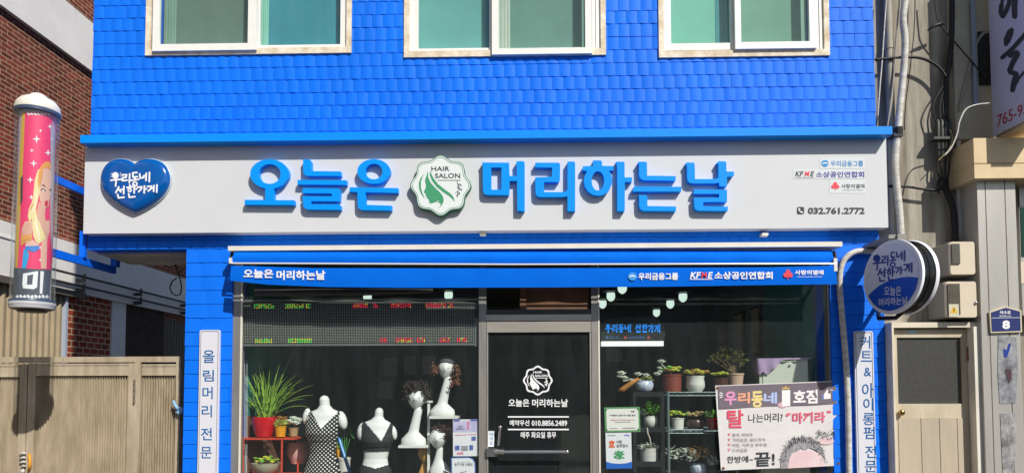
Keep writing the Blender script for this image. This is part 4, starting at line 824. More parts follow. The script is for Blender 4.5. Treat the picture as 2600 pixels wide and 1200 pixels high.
for i, (a, b) in enumerate(((2380, 2389), (2390, 2396), (2400, 2403), (2410, 2408))):
    cable('cable', ('leftmost thin cable dropping below the splice connectors', 'inner left thin cable dropping below the splice connectors', 'inner right thin cable dropping below the splice connectors', 'rightmost thin cable dropping below the splice connectors')[i], 'cable', [(a+2, 398), (a, 430), (b-2, 455), (b, 482)], .03, .0075, BLACKM, 6, 'thin cables below the splice connectors')
cable('cable', 'black cable running level from the fascia sign to the cable bundle', 'cable', [(2252, 472), (2303, 474), (2345, 480), (2379, 482), (2399, 470)], .02, .011, BLACKM)
cable('cable_bundle', 'thick black cable bundle going down into the upper meter box', 'cable', [(2396, 470), (2406, 490), (2420, 528), (2424, 570), (2424, 615)], .03, .026, BLACKM)
cable('cable', 'thin black wire sagging across the concrete wall to the projecting sign', 'cable', [(2372, -30), (2376, 20), (2385, 58), (2425, 108), (2470, 160), (2510, 205)], -.02, .006, BLACKM, 6)
m = MB(); m.tube([P(2355, 78, -.02), P(2368, 68, -.03), P(2384, 62, -.03), P(2396, 60, -.02)], [.006, .012, .016, .012], 8); tag(m.build('cable_end', BLACKM, None, True), 'frayed black cable end tied to the thin sagging wire', 'cable')
cable('cable', 'pale grey cable bending down from the dark niche behind the projecting sign', 'cable', [(2512, 82), (2499, 84), (2485, 100), (2470, 140), (2455, 200), (2442, 250), (2436, 280)], .0, .011, PIPEG)
cable('cable', 'thin white wire curving over the beige cornice', 'cable', [(2517, 262), (2480, 266), (2452, 278), (2436, 310), (2430, 340), (2415, 375), (2398, 395)], -.26, .006, WRAP, 6)
cable('conduit', 'pale vertical conduit strip right of the cable splices', 'pipe', [(2420, 150), (2422, 250), (2431, 330), (2434, 400), (2434, 500), (2440, 610)], .06, .018, WRAP, 8)
cable('cable', 'thin beige wire hanging along the edge of the blue wall', 'cable', [(2252, -20), (2246, 60), (2240, 150), (2234, 220), (2228, 300)], -.0, .006, WRAP, 6)
cable('cable', 'thin grey wire hanging between the drainpipe and the white wrapped pipe', 'cable', [(2285, -20), (2277, 80), (2271, 170), (2264, 240), (2252, 330)], -.0, .007, PIPEG, 6)
m = MB(); xp = X(2472, 100, 0); m.tube([(xp, .0, P(2472, 266, 0).z), (xp, .0, 6.8)], .02, 10); tag(m.build('drainpipe', M('pipe_blue', '#8d97a5', .5, var=.1)), 'slim blue grey pipe on the stucco pilaster', 'pipe')

cable('cable', 'thin dark wire dropping beside the white wrapped pipe across the concrete wall', 'cable', [(2323, -20), (2322, 60), (2316, 130), (2309, 190), (2300, 260), (2296, 330)], .05, .004, BLACKM, 6)
cable('cable', 'thin tan wire looping out of the splice connectors', 'cable', [(2412, 330), (2418, 350), (2410, 378), (2394, 396), (2382, 408)], -.02, .004, M('wire_tan', '#a89a68', .6), 6)
cable('cable', 'slack black wire hooked between the cable bundle and the conduit strip', 'cable', [(2403, 480), (2396, 458), (2386, 452), (2381, 470), (2384, 490)], .03, .009, BLACKM, 6)
# ---------------------------------------------------------------- things in the shop windows
TERRA = M('terracotta', '#7d3a28', .6, var=.08); SOIL = M('soil', '#3a2a20', .95, var=.3, vs=40)
G_Y = M('leaf_yellow_green', '#cdd04a', .5, var=.22, vs=25); G_M = M('leaf_mid_green', '#7db845', .5, var=.25, vs=25); G_D = M('leaf_dark_green', '#3f8238', .45, var=.25, vs=20)
G_P = M('leaf_pale_grey', '#ccd4c4', .55, var=.15, vs=25); G_R = M('leaf_rusty', '#c79a58', .55, var=.3, vs=25); G_O = M('leaf_olive', '#93a04c', .5, var=.3, vs=20); G_PK = M('leaf_pinkish', '#d2bd84', .55, var=.2, vs=25)
def rotz_x(az, el): return Matrix.Rotation(az, 3, 'Z') @ Matrix.Rotation(-el, 3, 'Y')
def rosette(mb, c, r, n=12, fat=.33, lift=.5):
    c = Vector(c)
    for i in range(n):
        ring = i/n; az = i*2.399; el = .45+.95*ring; L = r*(1-.45*ring); rot = rotz_x(az, el)
        mb.ball(c+rot @ Vector((L*.5, 0, 0))+Vector((0, 0, r*.12*ring)), L*.55, r*fat*.75, r*.13, 6, 4, rot)
def leafblob(mb, c, rx, ry, rz, n, L, fat=.35, flat=.12):
    c = Vector(c)
    for i in range(n):
        a = random.uniform(0, 2*math.pi); q = random.uniform(-.6, 1); k = random.uniform(.45, 1)**.6; s = math.sqrt(max(0, 1-q*q))
        p = c+Vector((rx*k*s*math.cos(a), ry*k*s*math.sin(a), rz*k*q)); rot = rotz_x(a+random.uniform(-.6, .6), random.uniform(-.2, 1.1)); l = L*random.uniform(.7, 1.2)
        mb.ball(p, l*.5, l*fat*.5, l*flat, 6, 4, rot)
def pot(root, name, u0, u1, v0, v1, Y, mat, prof=None, bot=.8, part='pot', rim=True):
    a, b = P(u0, v1, Y), P(u1, v0, Y); cx = (a.x+b.x)/2; r = (b.x-a.x)/2; h = b.z-a.z; m = MB()
    prof = prof or [(bot, 0), ((1+bot)/2, .5), (.97, .9)]+([(1.03, .91), (1.03, 1.0)] if rim else [(1, 1.0)])
    m.loft([(cx, Y, a.z+h*t, r*k, r*k) for k, t in prof]+[(cx, Y, a.z+h*prof[-1][1]-.001, r*prof[-1][0]*.88, r*prof[-1][0]*.88), (cx, Y, a.z+h*.93, r*prof[-1][0]*.86, r*prof[-1][0]*.86)], 20)
    m.build(part, mat, root, 40); return Vector((cx, Y, b.z)), r
def plant(name, lab, u0, u1, v0, v1, Y, mat, group=None, **k):
    a = P((u0+u1)/2, v1, Y); t = thing(name, lab, 'potted plant', tuple(a), group); c, r = pot(t, name, u0, u1, v0, v1, Y, mat, **k); return t, c, r
def rose_plant(t, c, r, mats, n, spread=1.0, h=.0, size=.5):
    for mi, mat in enumerate(mats):
        m = MB()
        for i in range(n):
            if i % len(mats) != mi: continue
            a = i*2.4; k = math.sqrt((i+.5)/n)*spread; rosette(m, c+Vector((r*k*math.cos(a), r*k*.8*math.sin(a), h+r*random.uniform(.0, .45)*(1.2-k*.5))), r*size*random.uniform(.8, 1.15), 14, .42)
        m.build('foliage', mat, t)
GP = 'potted succulents in the salon windows'
ROUND = [(.55, 0), (.85, .18), (1.0, .5), (.98, .75), (.86, .93), (.9, 1.0)]
# --- left window: red stand and its plants
YA = .30; t = thing('plant_stand', 'thin red metal plant stand in the left shop window', 'plant stand', tuple(P(690, 1200, YA)))
REDM = M('red_metal', '#c8452f', .45); zsh = P(690, 1109, YA).z; xa, xb_ = P(614, 1109, YA).x, P(762, 1109, YA).x
m = MB(); m.box(xa, YA-.14, zsh-.012, xb_, YA+.16, zsh); m.build('shelf', REDM, t)
z2 = P(690, 1203, YA).z; m = MB(); m.box(xa, YA-.14, z2-.012, xb_, YA+.16, z2); m.build('shelf', REDM, t)
for u, dy in ((618, -.13), (716, -.13), (757, .15), (624, .15)): x = P(u, 1109, YA+dy).x; m = MB(); m.tube([(x, YA+dy, .1), (x, YA+dy, zsh-.005)], .009, 8); m.build('leg', REDM, t)
t, c, r = plant('grass_plant', 'large spiky green plant in a glossy red pot on the red stand', 641, 702, 1057, 1107, YA, M('red_glaze', '#c40d1c', .15, coat=.5), prof=[(.62, 0), (.8, .2), (.98, .62), (1.0, .85), (.97, 1.0)])
m = MB(); BL = M('blade_green', '#a8c850', .45, h2='#71a63a', vs=18)
tips = [(607, 930), (655, 915), (716, 911), (748, 884), (770, 957), (797, 977), (772, 1012), (786, 1033), (640, 951), (661, 925), (686, 934), (738, 958), (693, 942), (620, 950), (709, 925), (752, 965), (797, 1002), (668, 940), (680, 960), (725, 975), (630, 985), (765, 990), (700, 965), (650, 965), (640, 1005), (735, 1005), (628, 960), (715, 950), (672, 952), (745, 985)]
tips += [(random.uniform(612, 775), random.uniform(945, 1030)) for _ in range(34)]
for u, v in tips:
    tp = P(u, v, YA+random.uniform(-.16, .16)); b0 = c+Vector((random.uniform(-.6, .6)*r, random.uniform(-.6, .6)*r, -.02)); mid = b0.lerp(tp, .5)+Vector((0, 0, .04+.16*abs(tp.x-b0.x))); out = []
    for k in range(8):
        s = k/7; out.append((b0*(1-s)*(1-s)+mid*2*s*(1-s)+tp*s*s))
    m.tube(out, [.0055, .0075, .008, .0078, .007, .006, .004, .0012], 5, flat=.45)
m.build('foliage', BL, t)
YEL = M('yellow_glaze', '#d99a1f', .35)
t, c, r = plant('small_plant', 'tiny plant in a round yellow pot right of the glossy red pot', 698, 727, 1080, 1107, YA-.05, YEL, GP); m = MB(); leafblob(m, c+Vector((0, 0, .02)), .05, .04, .04, 40, .04); m.build('foliage', G_O, t)
t, c, r = plant('succulent_plant', 'pale grey succulent in a low tan pot at the end of the red stand', 733, 758, 1084, 1106, YA+.03, M('tan_pot', '#a38a63', .6, var=.1), GP); m = MB()
for k, (u, v) in enumerate(((745, 1066), (757, 1070), (735, 1074), (750, 1078))): rosette(m, P(u, v, YA+.02-.01*k), .055, 13, .36)
m.build('foliage', G_P, t)
t = thing('yellow_tray', 'small yellow plastic tray behind the round yellow pot', 'tray', tuple(P(716, 1078, YA+.12))); m = MB(); m.pbox(700, 1065, 732, 1076, YA+.1, YA+.16); m.build('tray', YEL, t); m = MB(); leafblob(m, P(714, 1062, YA+.13), .06, .03, .03, 35, .035); m.build('seedlings', G_R, t)
t, c, r = plant('potted_plant', 'leafy plant in a wide pale pink pot under the red stand', 729, 785, 1121, 1175, YA+.22, M('pink_pot', '#d9aaa0', .55, var=.05), GP, prof=[(.62, 0), (.8, .25), (1.0, .45), (.86, 1.0)]); m = MB(); leafblob(m, c+Vector((-.03, 0, .03)), .09, .06, .05, 50, .07, .45, .03); m.build('foliage', G_D, t)
t, c, r = plant('succulent_bowl', 'yellow green succulents filling a shallow grey bowl under the red stand', 640, 711, 1174, 1203, YA-.04, M('bowl_grey', '#a7a58c', .5, var=.06), GP, prof=[(.4, 0), (.75, .25), (.97, .75), (1.0, 1.0)]); rose_plant(t, c, r*.85, [G_Y, G_M], 20, 1.0, .0, .26)
t, c, r = plant('rubber_plant', 'broad dark green leaves behind the polka dot mannequin', 858, 890, 1160, 1230, .85, M('white_pot', '#d8d8d2', .5), GP); m = MB()
for (u, v, L, az, el) in ((866, 1092, .11, .3, .2), (884, 1085, .12, 1.2, -.5), (893, 1098, .12, -.2, -1.1), (875, 1072, .11, 2.2, .3), (858, 1100, .1, 3.0, -.6)):
    m.ball(P(u, v, .85), L*.55, L*.3, .006, 10, 6, rotz_x(az, el)); m.tube([c, P(u, v, .85)], .005, 5)
m.build('foliage', G_D, t)
t, c, r = plant('small_plant', 'spiky little plant in a small yellow pot beside the blue handle', 851, 863, 1140, 1160, .75, YEL, GP); m = MB()
for k in range(16): m.tube([c, c+Vector((random.uniform(-.05, .05), random.uniform(-.04, .04), random.uniform(.04, .09)))], [.004, .001], 4)
m.build('foliage', G_O, t)
m = MB(); m.tube([P(862, 1116, .62), P(890, 1204, .55)], .016, 8); m.tube([P(860, 1110, .62), P(862, 1116, .62)], [.01, .016], 8); tag(m.build('broom_handle', M('blue_plastic', '#1481d0', .35), None, 40), 'bright blue handle leaning between the two mannequins', 'handle')
m = MB(); 
for k in range(2): m.tube([P(621+6*k, 912, .2), P(622+5*k, 1000, .2), P(621+6*k, 1110, .2), P(626, 1210, .2)], .0022, 5)
tag(m.build('white_cords', M('cord_white', '#d9d9d9', .4), None), 'thin white cords hanging down left of the spiky plant', 'cord')
# --- mannequins
MANQ = M('mannequin_white', '#e8e9e6', .35)
def torso(lab, rings, stumps, garments, Y):
    t = thing('mannequin', lab, 'mannequin', tuple(P(rings[-1][1], rings[-1][0], Y)))
    rr = []
    for i in range(len(rings)-1):
        for k in range(8):
            s = k/8; s = s*s*(3-2*s)*.5+s*.5; rr.append(tuple(rings[i][q]+(rings[i+1][q]-rings[i][q])*s for q in range(4)))
    rr.append(rings[-1]); n = 128; K = PPM(Y); pts = []
    for v, u, hw, dr in rr:
        c = P(u, v, Y); pts.append([(c.x+hw/K*math.cos(2*math.pi*k/n), Y+hw/K*dr*math.sin(2*math.pi*k/n)-(.35*hw/K*dr*.3 if dr > .72 else 0), c.z) for k in range(n)])
    m = MB(); vs = [p for r in pts for p in r]; fs = [(i*n+k, i*n+(k+1) % n, (i+1)*n+(k+1) % n, (i+1)*n+k) for i in range(len(pts)-1) for k in range(n)]
    m.add(vs, fs+[tuple(range(n)), tuple((len(pts)-1)*n+k for k in range(n))])
    for u, v, a, b, tilt in stumps: m.ball(P(u, v, Y+.01), a/K, a/K*1.15, b/K, 18, 12, Matrix.Rotation(R(tilt), 3, 'Y'))
    m.build('body', MANQ, t, True)
    def proj(p):
        d = Vector(p)-CAM; w_ = d.dot(fwd); return PU+FOC*d.dot(rt)/w_, PV-FOC*d.dot(up)/w_
    for name, mat, test in garments:
        m = MB(); use = {}
        for f in fs:
            cc = sum((Vector(vs[i]) for i in f), Vector())/4; u, v = proj(cc)
            if not test(u, v, cc.y > Y): continue
            q = []
            for i in f:
                if i not in use:
                    p = Vector(vs[i]); row = pts[i//n]; cen = Vector((sum(a[0] for a in row)/n, sum(a[1] for a in row)/n, p.z)); use[i] = len(m.v); m.v.append(p+(p-cen).normalized()*.005)
                q.append(use[i])
            m.f.append(tuple(q)); m.mi.append(0)
        m.build(name, mat, t, True)
    return t
def vneck(l, r, b, sw):                        # inside the V, or outside the shoulder straps
    def out(u, v):
        if v < b[1]:
            k = (v-l[1])/(b[1]-l[1]); lu = l[0]+(b[0]-l[0])*k; ru = r[0]+(b[0]-r[0])*k
            if lu < u < ru: return True
            if v < min(l[1], r[1]): return True
        return False
    return out
v1 = vneck((792, 1043), (858, 1045), (815, 1088), 10)
torso('white mannequin torso wearing a black and white polka dot swimsuit', [(1003, 824, 3, 1), (1006, 824, 9, 1), (1013, 824, 12.5, 1), (1028, 825, 13, 1), (1037, 826, 20, .8), (1044, 825, 36, .55), (1052, 822, 45, .5), (1066, 820, 43, .58), (1082, 819, 41, .74), (1098, 819, 41, .82), (1112, 819, 37, .74), (1130, 819, 33, .68), (1149, 819, 31, .66), (1168, 819, 36, .66), (1195, 818, 45, .68), (1230, 818, 50, .7), (1270, 818, 50, .7)],
      [(779, 1056, 10, 21, 8), (869, 1066, 12, 24, -14)], [('swimsuit', dots_mat('polka', '#0c0c0e', '#eceae4', 41, .255), lambda u, v, back: v > 1041 and not (v1(u, v)) and not (v < 1066 and (u < 785 or u > 866)))], .30)
v2 = vneck((928, 1070), (992, 1076), (968, 1119), 10)
BRA = M('charcoal_cloth', '#2b2b2e', .8, var=.15, vs=30)
torso('white mannequin torso wearing a black bra and black shorts', [(1034, 963, 3, 1), (1037, 963, 8, 1), (1044, 963, 10.5, 1), (1056, 962, 11, 1), (1064, 960, 18, .8), (1071, 957, 33, .55), (1079, 956, 42, .5), (1092, 957, 40, .58), (1106, 959, 38.5, .74), (1119, 959, 38, .8), (1132, 958, 34, .72), (1146, 956, 32, .66), (1162, 954, 30, .66), (1176, 953, 33, .66), (1190, 953, 39, .68), (1225, 953, 44, .7), (1260, 953, 44, .7)],
      [(919, 1094, 12, 23, 10), (1000, 1098, 8, 18, -10)], [('bra', BRA, lambda u, v, back: 1069 < v < 1146-abs(u-957)*.05 and not v2(u, v) and not (v < 1092 and (u < 921 or u > 996))), ('shorts', BRA, lambda u, v, back: v > 1188-abs(u-953)*.3)], .30)
# --- wig display heads
def head(lab, base, bt, nk, hc, hr, tilt, Y, wig, closed=True):
    K = PPM(Y); t = thing('wig_display', lab, 'mannequin head', tuple(P((base[0]+base[1])/2, base[3], Y)), 'long necked wig display heads')
    m = MB(); c = P((base[0]+base[1])/2, base[3], Y); hw = (base[1]-base[0])/2/K; z0 = c.z; zt = P(bt[0], bt[1], Y).z
    ct = P(bt[0], bt[1], Y); cn = P(nk[0], nk[1], Y); ch = P(hc[0], hc[1], Y); q = zt-z0
    rings = [(c.x, Y, z0, hw, hw*.62), (c.x, Y, z0+q*.28, hw, hw*.62), (c.x, Y, z0+q*.5, hw*.96, hw*.58), (c.x*.5+ct.x*.5, Y, z0+q*.8, hw*.62, hw*.45), (ct.x, Y, zt, hw*.42, hw*.36)]
    for k in range(1, 7): s = k/6; rings.append((ct.x+(cn.x-ct.x)*s, Y, zt+(cn.z-zt)*s, hw*(.42-.13*s+.04*s*s), hw*(.36-.06*s)))
    rings.append((cn.x+(ch.x-cn.x)*.5, Y+.01, cn.z+(ch.z-cn.z)*.45, hw*.3, hw*.3)); m.loft(rings, 24)
    rx, rz = hr[0]/K, hr[1]/K; rot = Matrix.Rotation(R(tilt), 3, 'Y') @ Matrix.Rotation(R(-6), 3, 'X'); o = len(m.v); n, mm = 28, 22
    for i in range(mm+1):
        a = math.pi*i/mm
        for k in range(n):
            p = 2*math.pi*k/n; x, y, z = math.sin(a)*math.cos(p), math.sin(a)*math.sin(p), math.cos(a)
            w_ = 1-.34*max(0, -z)**1.4; fx = math.exp(-((x/.13)**2))*(y < 0)
            nose = .17*fx*math.exp(-((z+.18)/.13)**2)+.08*fx*math.exp(-((z-.02)/.16)**2); lips = .05*math.exp(-((x/.2)**2))*math.exp(-((z+.5)/.07)**2)*(y < 0)+.05*math.exp(-((x/.22)**2))*math.exp(-((z+.82)/.1)**2)*(y < 0)
            eye = -.09*(math.exp(-(((abs(x)-.36)/.17)**2))*math.exp(-((z-.03)/.10)**2))*(y < 0); cheek = .04*math.exp(-(((abs(x)-.5)/.2)**2))*math.exp(-((z+.25)/.2)**2)*(y < 0)
            m.v.append(ch+rot @ Vector((x*rx*w_, (y*w_-nose-lips-eye-cheek)*rx*1.12, z*rz)))
    for i in range(mm):
        for k in range(n): m.f.append((o+i*n+k, o+(i+1)*n+k, o+(i+1)*n+(k+1) % n, o+i*n+(k+1) % n)); m.mi.append(0)
    m.build('bust', MANQ, t, True)
    m = MB()
    for sx in (-1, 1):
        pts = [ch+rot @ Vector(((sx*.36+d)*rx*.98, -1.0*rx*math.sqrt(max(.1, 1-(sx*.36+d)**2))*1.10+.05*rx, (.0-.10*(1-(d/.2)**2)*.6)*rz)) for d in (-.2, -.1, 0, .1, .2)]
        m.tube(pts, [.001, .0035, .004, .0035, .001], 5)
    m.build('eyelash', M('lash', '#2a2626', .6), t)
    m = MB()
    for p0, rad, kind in wig:
        cc = P(*p0, Y-.02 if kind != 'b' else Y+.03)
        if kind == 's': m.ball(cc+Vector((0, .03, 0)), rad[0]/K, rad[0]/K, rad[1]/K, 18, 12)
        else:
            for k in range(rad[2]):
                a = random.uniform(0, 6.28); q = Vector((random.uniform(-1, 1)*rad[0]/K, random.uniform(-.06, .04), random.uniform(-1, 1)*rad[1]/K)); s = random.uniform(.012, .022); w0 = cc+q
                dn = .6 if rad[1] > rad[0] else .25; dx = Vector((math.cos(a), -.25, -abs(math.sin(a))*dn-.1 if rad[1] > rad[0] else math.sin(a)*.7)).normalized(); sd = Vector((-dx.z, .2, dx.x)); L = s*2.4
                m.tube([w0+dx*(L*j/6)+sd*(s*.45*math.sin(j*1.3+a)) for j in range(7)], [.002, .004, .005, .005, .0045, .003, .001], 5)
    return t, m
t, m = head('topmost white display head with a grey cap and auburn side hair', (1092, 1155, 1023, 1056), (1123, 1023), (1137, 963), (1133, 935), (20, 27), 6, .22, [((1106, 930), (5, 15, 26), 'c'), ((1160, 945), (5, 20, 34), 'c'), ((1154, 966), (7, 8, 18), 'c')])
m.build('wig', M('auburn_hair', '#6a3b1e', .4, var=.3, vs=60), t, True)
m = MB(); cc = P(1135, 918, .225); m.ball(cc+Vector((.0, .012, .0)), .078, .085, .055, 20, 10); m.build('wig_cap', M('net_cap', '#55565a', .9), t, True)
t, m = head('middle white display head wearing a short curly dark brown wig', (1018, 1082, 1095, 1130), (1050, 1095), (1062, 1040), (1058, 1010), (23.5, 28), 4, .22, [((1060, 981), (26, 9, 190), 'c'), ((1036, 1000), (6, 12, 35), 'c'), ((1082, 1000), (7, 14, 45), 'c'), ((1063, 986), (24, 11), 's')])
m.build('wig', M('dark_hair', '#2b1c16', .45, var=.4, vs=60), t, True)
t, m = head('lowest white display head with a dark reddish wig', (1090, 1146, 1165, 1215), (1114, 1165), (1118, 1137), (1113, 1112), (22.5, 27), 2, .22, [((1122, 1084), (18, 3, 50), 'c'), ((1139, 1098), (4, 15, 45), 'c'), ((1126, 1088), (18, 7), 's')])
m.build('wig', M('reddish_hair', '#3a1c18', .45, var=.4, vs=60), t, True)
t, m = head('gold coloured display head half hidden behind the white stand post', (1062, 1092, 1180, 1215), (1076, 1180), (1078, 1170), (1078, 1150), (17, 24), 0, .34, [])
for o in t.children:
    if o.name.startswith('bust'): o.data.materials[0] = M('gold_plastic', '#d0a050', .35)
t = thing('display_stand', 'white display stand with post and small shelves carrying the wig heads', 'display stand', tuple(P(1088, 1215, .55)))
m = MB(); m.pbox(1084.5, 1018, 1091.5, 1300, .25, .28); m.pbox(1080, 1016, 1098, 1021, .248, .282); m.build('post', M('stand_white', '#e2e2dd', .4), t)
for u0, u1, v in ((1090, 1163, 1056), (1011, 1086, 1130)): m = MB(); m.pbox(u0, v, u1, v+6, .13, .34); m.build('shelf', M('stand_white', '#e2e2dd', .4), t)
# --- LED message board
t = thing('led_sign', 'long dark message board of LED dots hanging inside the left window', 'LED sign', tuple(P(910, 878, .065)))
YL_ = .065; m = MB(); m.pbox(609, 765-0, 1212, 876, YL_, YL_+.05); m.build('panel', M('led_panel', '#2b2d2c', .55, var=.08, vs=60), t)
m = MB(); m.pbox(1205, 806, 1213, 878, YL_-.006, YL_-.001); m.pbox(606, 870.5, 1213, 878, YL_-.005, YL_-.0005); m.pbox(606, 757, 1213, 766, YL_-.005, YL_+.05); m.build('frame', M('led_frame', '#777b79', .4, metal=.3), t)
mg, mG, mYl, mR = MB(), MB(), MB(), MB(); a = P(616, 769, YL_-.002); b = P(1202, 866, YL_-.002); nx, ny = 134, 26
on_t = {k for s, e in ((7, 19), (25, 36), (37, 40), (64, 73), (76, 79), (86, 98), (106, 118), (119, 122)) for k in range(s, e)}; on_b = {k for s, e in ((8, 18), (27, 41), (80, 84), (89, 99), (101, 106), (114, 120), (124, 130)) for k in range(s, e)}
for i in range(nx):
    for j in range(ny):
        x, z = a.x+(b.x-a.x)*i/(nx-1), a.z+(b.z-a.z)*j/(ny-1); r = .0036; lit = (j in (1, 2, 3) and i in on_t and random.random() < .9) or (j >= ny-3 and i in on_b and random.random() < .92)
        tgt = mg if not lit else ((mG if random.random() < .55 else mYl) if i < 44 else (mR if random.random() < .85 else mYl)); rr_ = r*1.5 if lit else r; yy = a.y-(.001 if lit else 0)
        tgt.add([(x-rr_, yy, z), (x, yy, z-rr_), (x+rr_, yy, z), (x, yy, z+rr_)], [(0, 1, 2, 3)])
mg.build('unlit_dots', M('led_off', '#c3c6bc', .5), t)
for mm_, nm, hx in ((mG, 'led_green', '#59e05c'), (mYl, 'led_yellow', '#d8d23c'), (mR, 'led_red', '#f03048')): mm_.build('lit_dots', M(nm, hx, .5, emit=.8), t)
# --- pendant lamps
lampsp = [(1580, 734, 1.09), (1551, 754, 1.69), (1530, 773, 2.36), (1734, 756, 1.75), (1702, 773, 2.36), (1667, 795, 3.3), (933, 757, 1.75), (1139, 752, 1.7)]
labs = ['pendant lamp highest in the right window', 'pale green pendant lamp second in the left row of the right window', 'brightest pendant lamp at the far left of the right window', 'pendant lamp nearest the street in the right row', 'pale green pendant lamp in the middle of the right row', 'pendant lamp lowest and farthest in the right row', 'pale green lamp above the LED board left of its middle', 'small lamp above the right end of the LED board']
g0 = None
for (u, v, Y), lb in zip(lampsp, labs):
    p = P(u, v, Y)
    if g0 is None:
        g0 = thing('pendant_lamp', lb, 'lamp', tuple(p), 'round ceiling lamps inside the salon'); g0.location = p
        m = MB(); rr_ = .047; m.loft([(p.x, p.y, p.z+rr_*(1-2*s), rr_*q, rr_*q) for s, q in ((0, .9), (.1, .97), (.45, 1), (.65, .9), (.82, .68), (.94, .38), (1, .05))], 18); m.build('globe', M('lamp_glow', '#dcf2e6', .3, emit=.9), g0, 40)
        m = MB(); m.tube([(p.x, p.y, p.z+.05), (p.x, p.y, p.z+.12)], .02, 10); m.loft([(p.x, p.y, p.z+.06, .085, .085), (p.x, p.y, p.z+.075, .08, .08)], 18); m.build('ceiling_plate', ALU_D, g0, 40)
        m = MB(); m.tube([(p.x, p.y, p.z+.12), (p.x, p.y, 2.9)], .006, 6); m.build('rod', ALU_D, g0)
    else: copy_thing(g0, p, lb)
# --- lit acrylic sign in the right window
YK = .10; t = thing('acrylic_sign', 'clear domed acrylic sign with blue brush lettering on a white base in the right window', 'sign', tuple(P(1606, 879, YK)))
m = MB(); m.solid([[(1527, 865), (1524, 845), (1527, 825), (1536, 812), (1560, 806), (1600, 803), (1650, 803), (1672, 810), (1686, 826), (1690, 845), (1686, 865)]], PM(YK), (0, .008, 0)); m.build('panel', glass_mat('acrylic', '#dfe6e6', 1.3, .07), t)
m = MB(); m.pbox(1527, 865, 1685, 878, YK-.03, YK+.04); m.build('base', M('base_white', '#e9ece9', .4, emit=.35), t)
m = MB(); f = PM(YK-.003); x = 1537
for ch, w_ in zip('우리동네 선한가게', (17, 16, 16, 18, 10, 16, 16, 15, 17)):
    if ch != ' ': glyph(m, ch, f, x, 823, x+w_-2, 843, 1.5)
    x += w_
m.build('lettering', M('neon_blue', '#1a86e8', .4, emit=.75), t)
m = MB(); m.fill([ell(1541, 856, 3, 3)], f); text(m, '우리금융그룹', f, 1546, 853, 1570, 859, .02); text(m, '소상공인연합회', f, 1594, 853, 1636, 859, .02); m.build('small_lettering', M('dim_blue', '#4a6aa0', .5), t)
m = MB(); tree_mark(m, f, 1588, 856, 4); tree_mark(m, f, 1647, 856, 4); m.build('small_marks', M('dim_red', '#a04a48', .5), t)
# --- right window racks
YR = .28; RB = M('rack_black', '#1f2022', .4); RCm = M('rack_chrome', '#8fa0a0', .3, metal=.6)
t = thing('plant_rack', 'black plastic three tier rack in the right window', 'rack', tuple(P(1645, 1200, YR)))
for u in (1610, 1682):
    for dy in (-.14, .16): x = P(u, 1000, YR-.14).x; m = MB(); m.box(x-.012, YR+dy-.012, .1, x+.012, YR+dy+.012, P(1645, 997, YR-.14).z); m.build('post', RB, t)
for v in (994, 1084, 1171): a = P(1607, v, YR-.15); b = P(1685, v, YR-.15); m = MB(); m.box(a.x, YR-.15, a.z-.042, b.x, YR+.17, a.z); m.build('shelf', RB, t)
t = thing('wire_rack', 'chrome wire shelving rack right of the black rack', 'rack', tuple(P(1780, 1200, YR)))
for u in (1696, 1868):
    for dy in (-.14, .17): x = P(u, 1000, YR-.14).x; m = MB(); m.tube([(x, YR+dy, .1), (x, YR+dy, P(1780, 992, YR-.14).z)], .012, 8); m.build('post', RCm, t)
for v in (995, 1090, 1205):
    a = P(1697, v, YR-.14); b = P(1868, v, YR-.14); m = MB()
    for yy in (YR-.14, YR+.17):
        for dz_ in (0, -.03): m.tube([(a.x, yy, a.z+dz_), (b.x, yy, a.z+dz_)], .004, 6)
        n = 22; m.tube([(a.x+(b.x-a.x)*k/n, yy, a.z-.003-(.024 if k % 2 else 0)) for k in range(n+1)], .003, 5)
    for k in range(40): x = a.x+(b.x-a.x)*k/39; m.tube([(x, YR-.14, a.z+.001), (x, YR+.17, a.z+.001)], .002, 4)
    m.build('wire_shelf', RCm, t)
BW = M('blue_white_china', '#dfe3e6', .25, h2='#6d8fc0', vs=22)
t, c, r = plant('succulent_plant', 'trailing pale succulent in a blue patterned white pot on top of the black rack', 1613, 1659, 965, 994, YR-.04, BW, GP, prof=ROUND); m = MB()
for u, v, s in ((1577, 951, .05), (1584, 962, .045), (1600, 966, .03), (1620, 953, .045), (1640, 955, .04), (1668, 952, .04), (1676, 945, .03), (1572, 958, .03)): rosette(m, P(u, v, YR-.08), s, 12, .36)
m.tube([c, P(1610, 962, YR-.08), P(1583, 966, YR-.08), P(1577, 953, YR-.08)], .005, 5); m.build('foliage', G_P, t); m = MB(); leafblob(m, c+Vector((.03, 0, .015)), .06, .04, .03, 30, .035); m.build('foliage', G_O, t)
m = MB(); m.tube([P(1571, 990, YR-.12), P(1582, 988, YR-.12), P(1603, 972, YR-.12), P(1622, 960, YR-.12)], [.014, .026, .022, .012], 8); tag(m.build('driftwood', M('orange_wood', '#a8702c', .6, var=.2, vs=20), None, True), 'curved orange brown piece of wood left of the blue patterned pot', 'wood')
t, c, r = plant('succulent_plant', 'yellow green rosettes in a tall brown pot on the wire rack', 1682, 1730, 949, 993, YR-.02, TERRA, GP, bot=.95); rose_plant(t, c, r, [G_Y, G_M], 12, .95, .02, .42)
m = MB(); rosette(m, P(1679, 921, YR-.06), .045, 12, .4); rosette(m, P(1674, 936, YR-.06), .03, 10, .4); m.tube([c, P(1679, 923, YR-.06)], .004, 5); m.build('foliage', G_P, t)
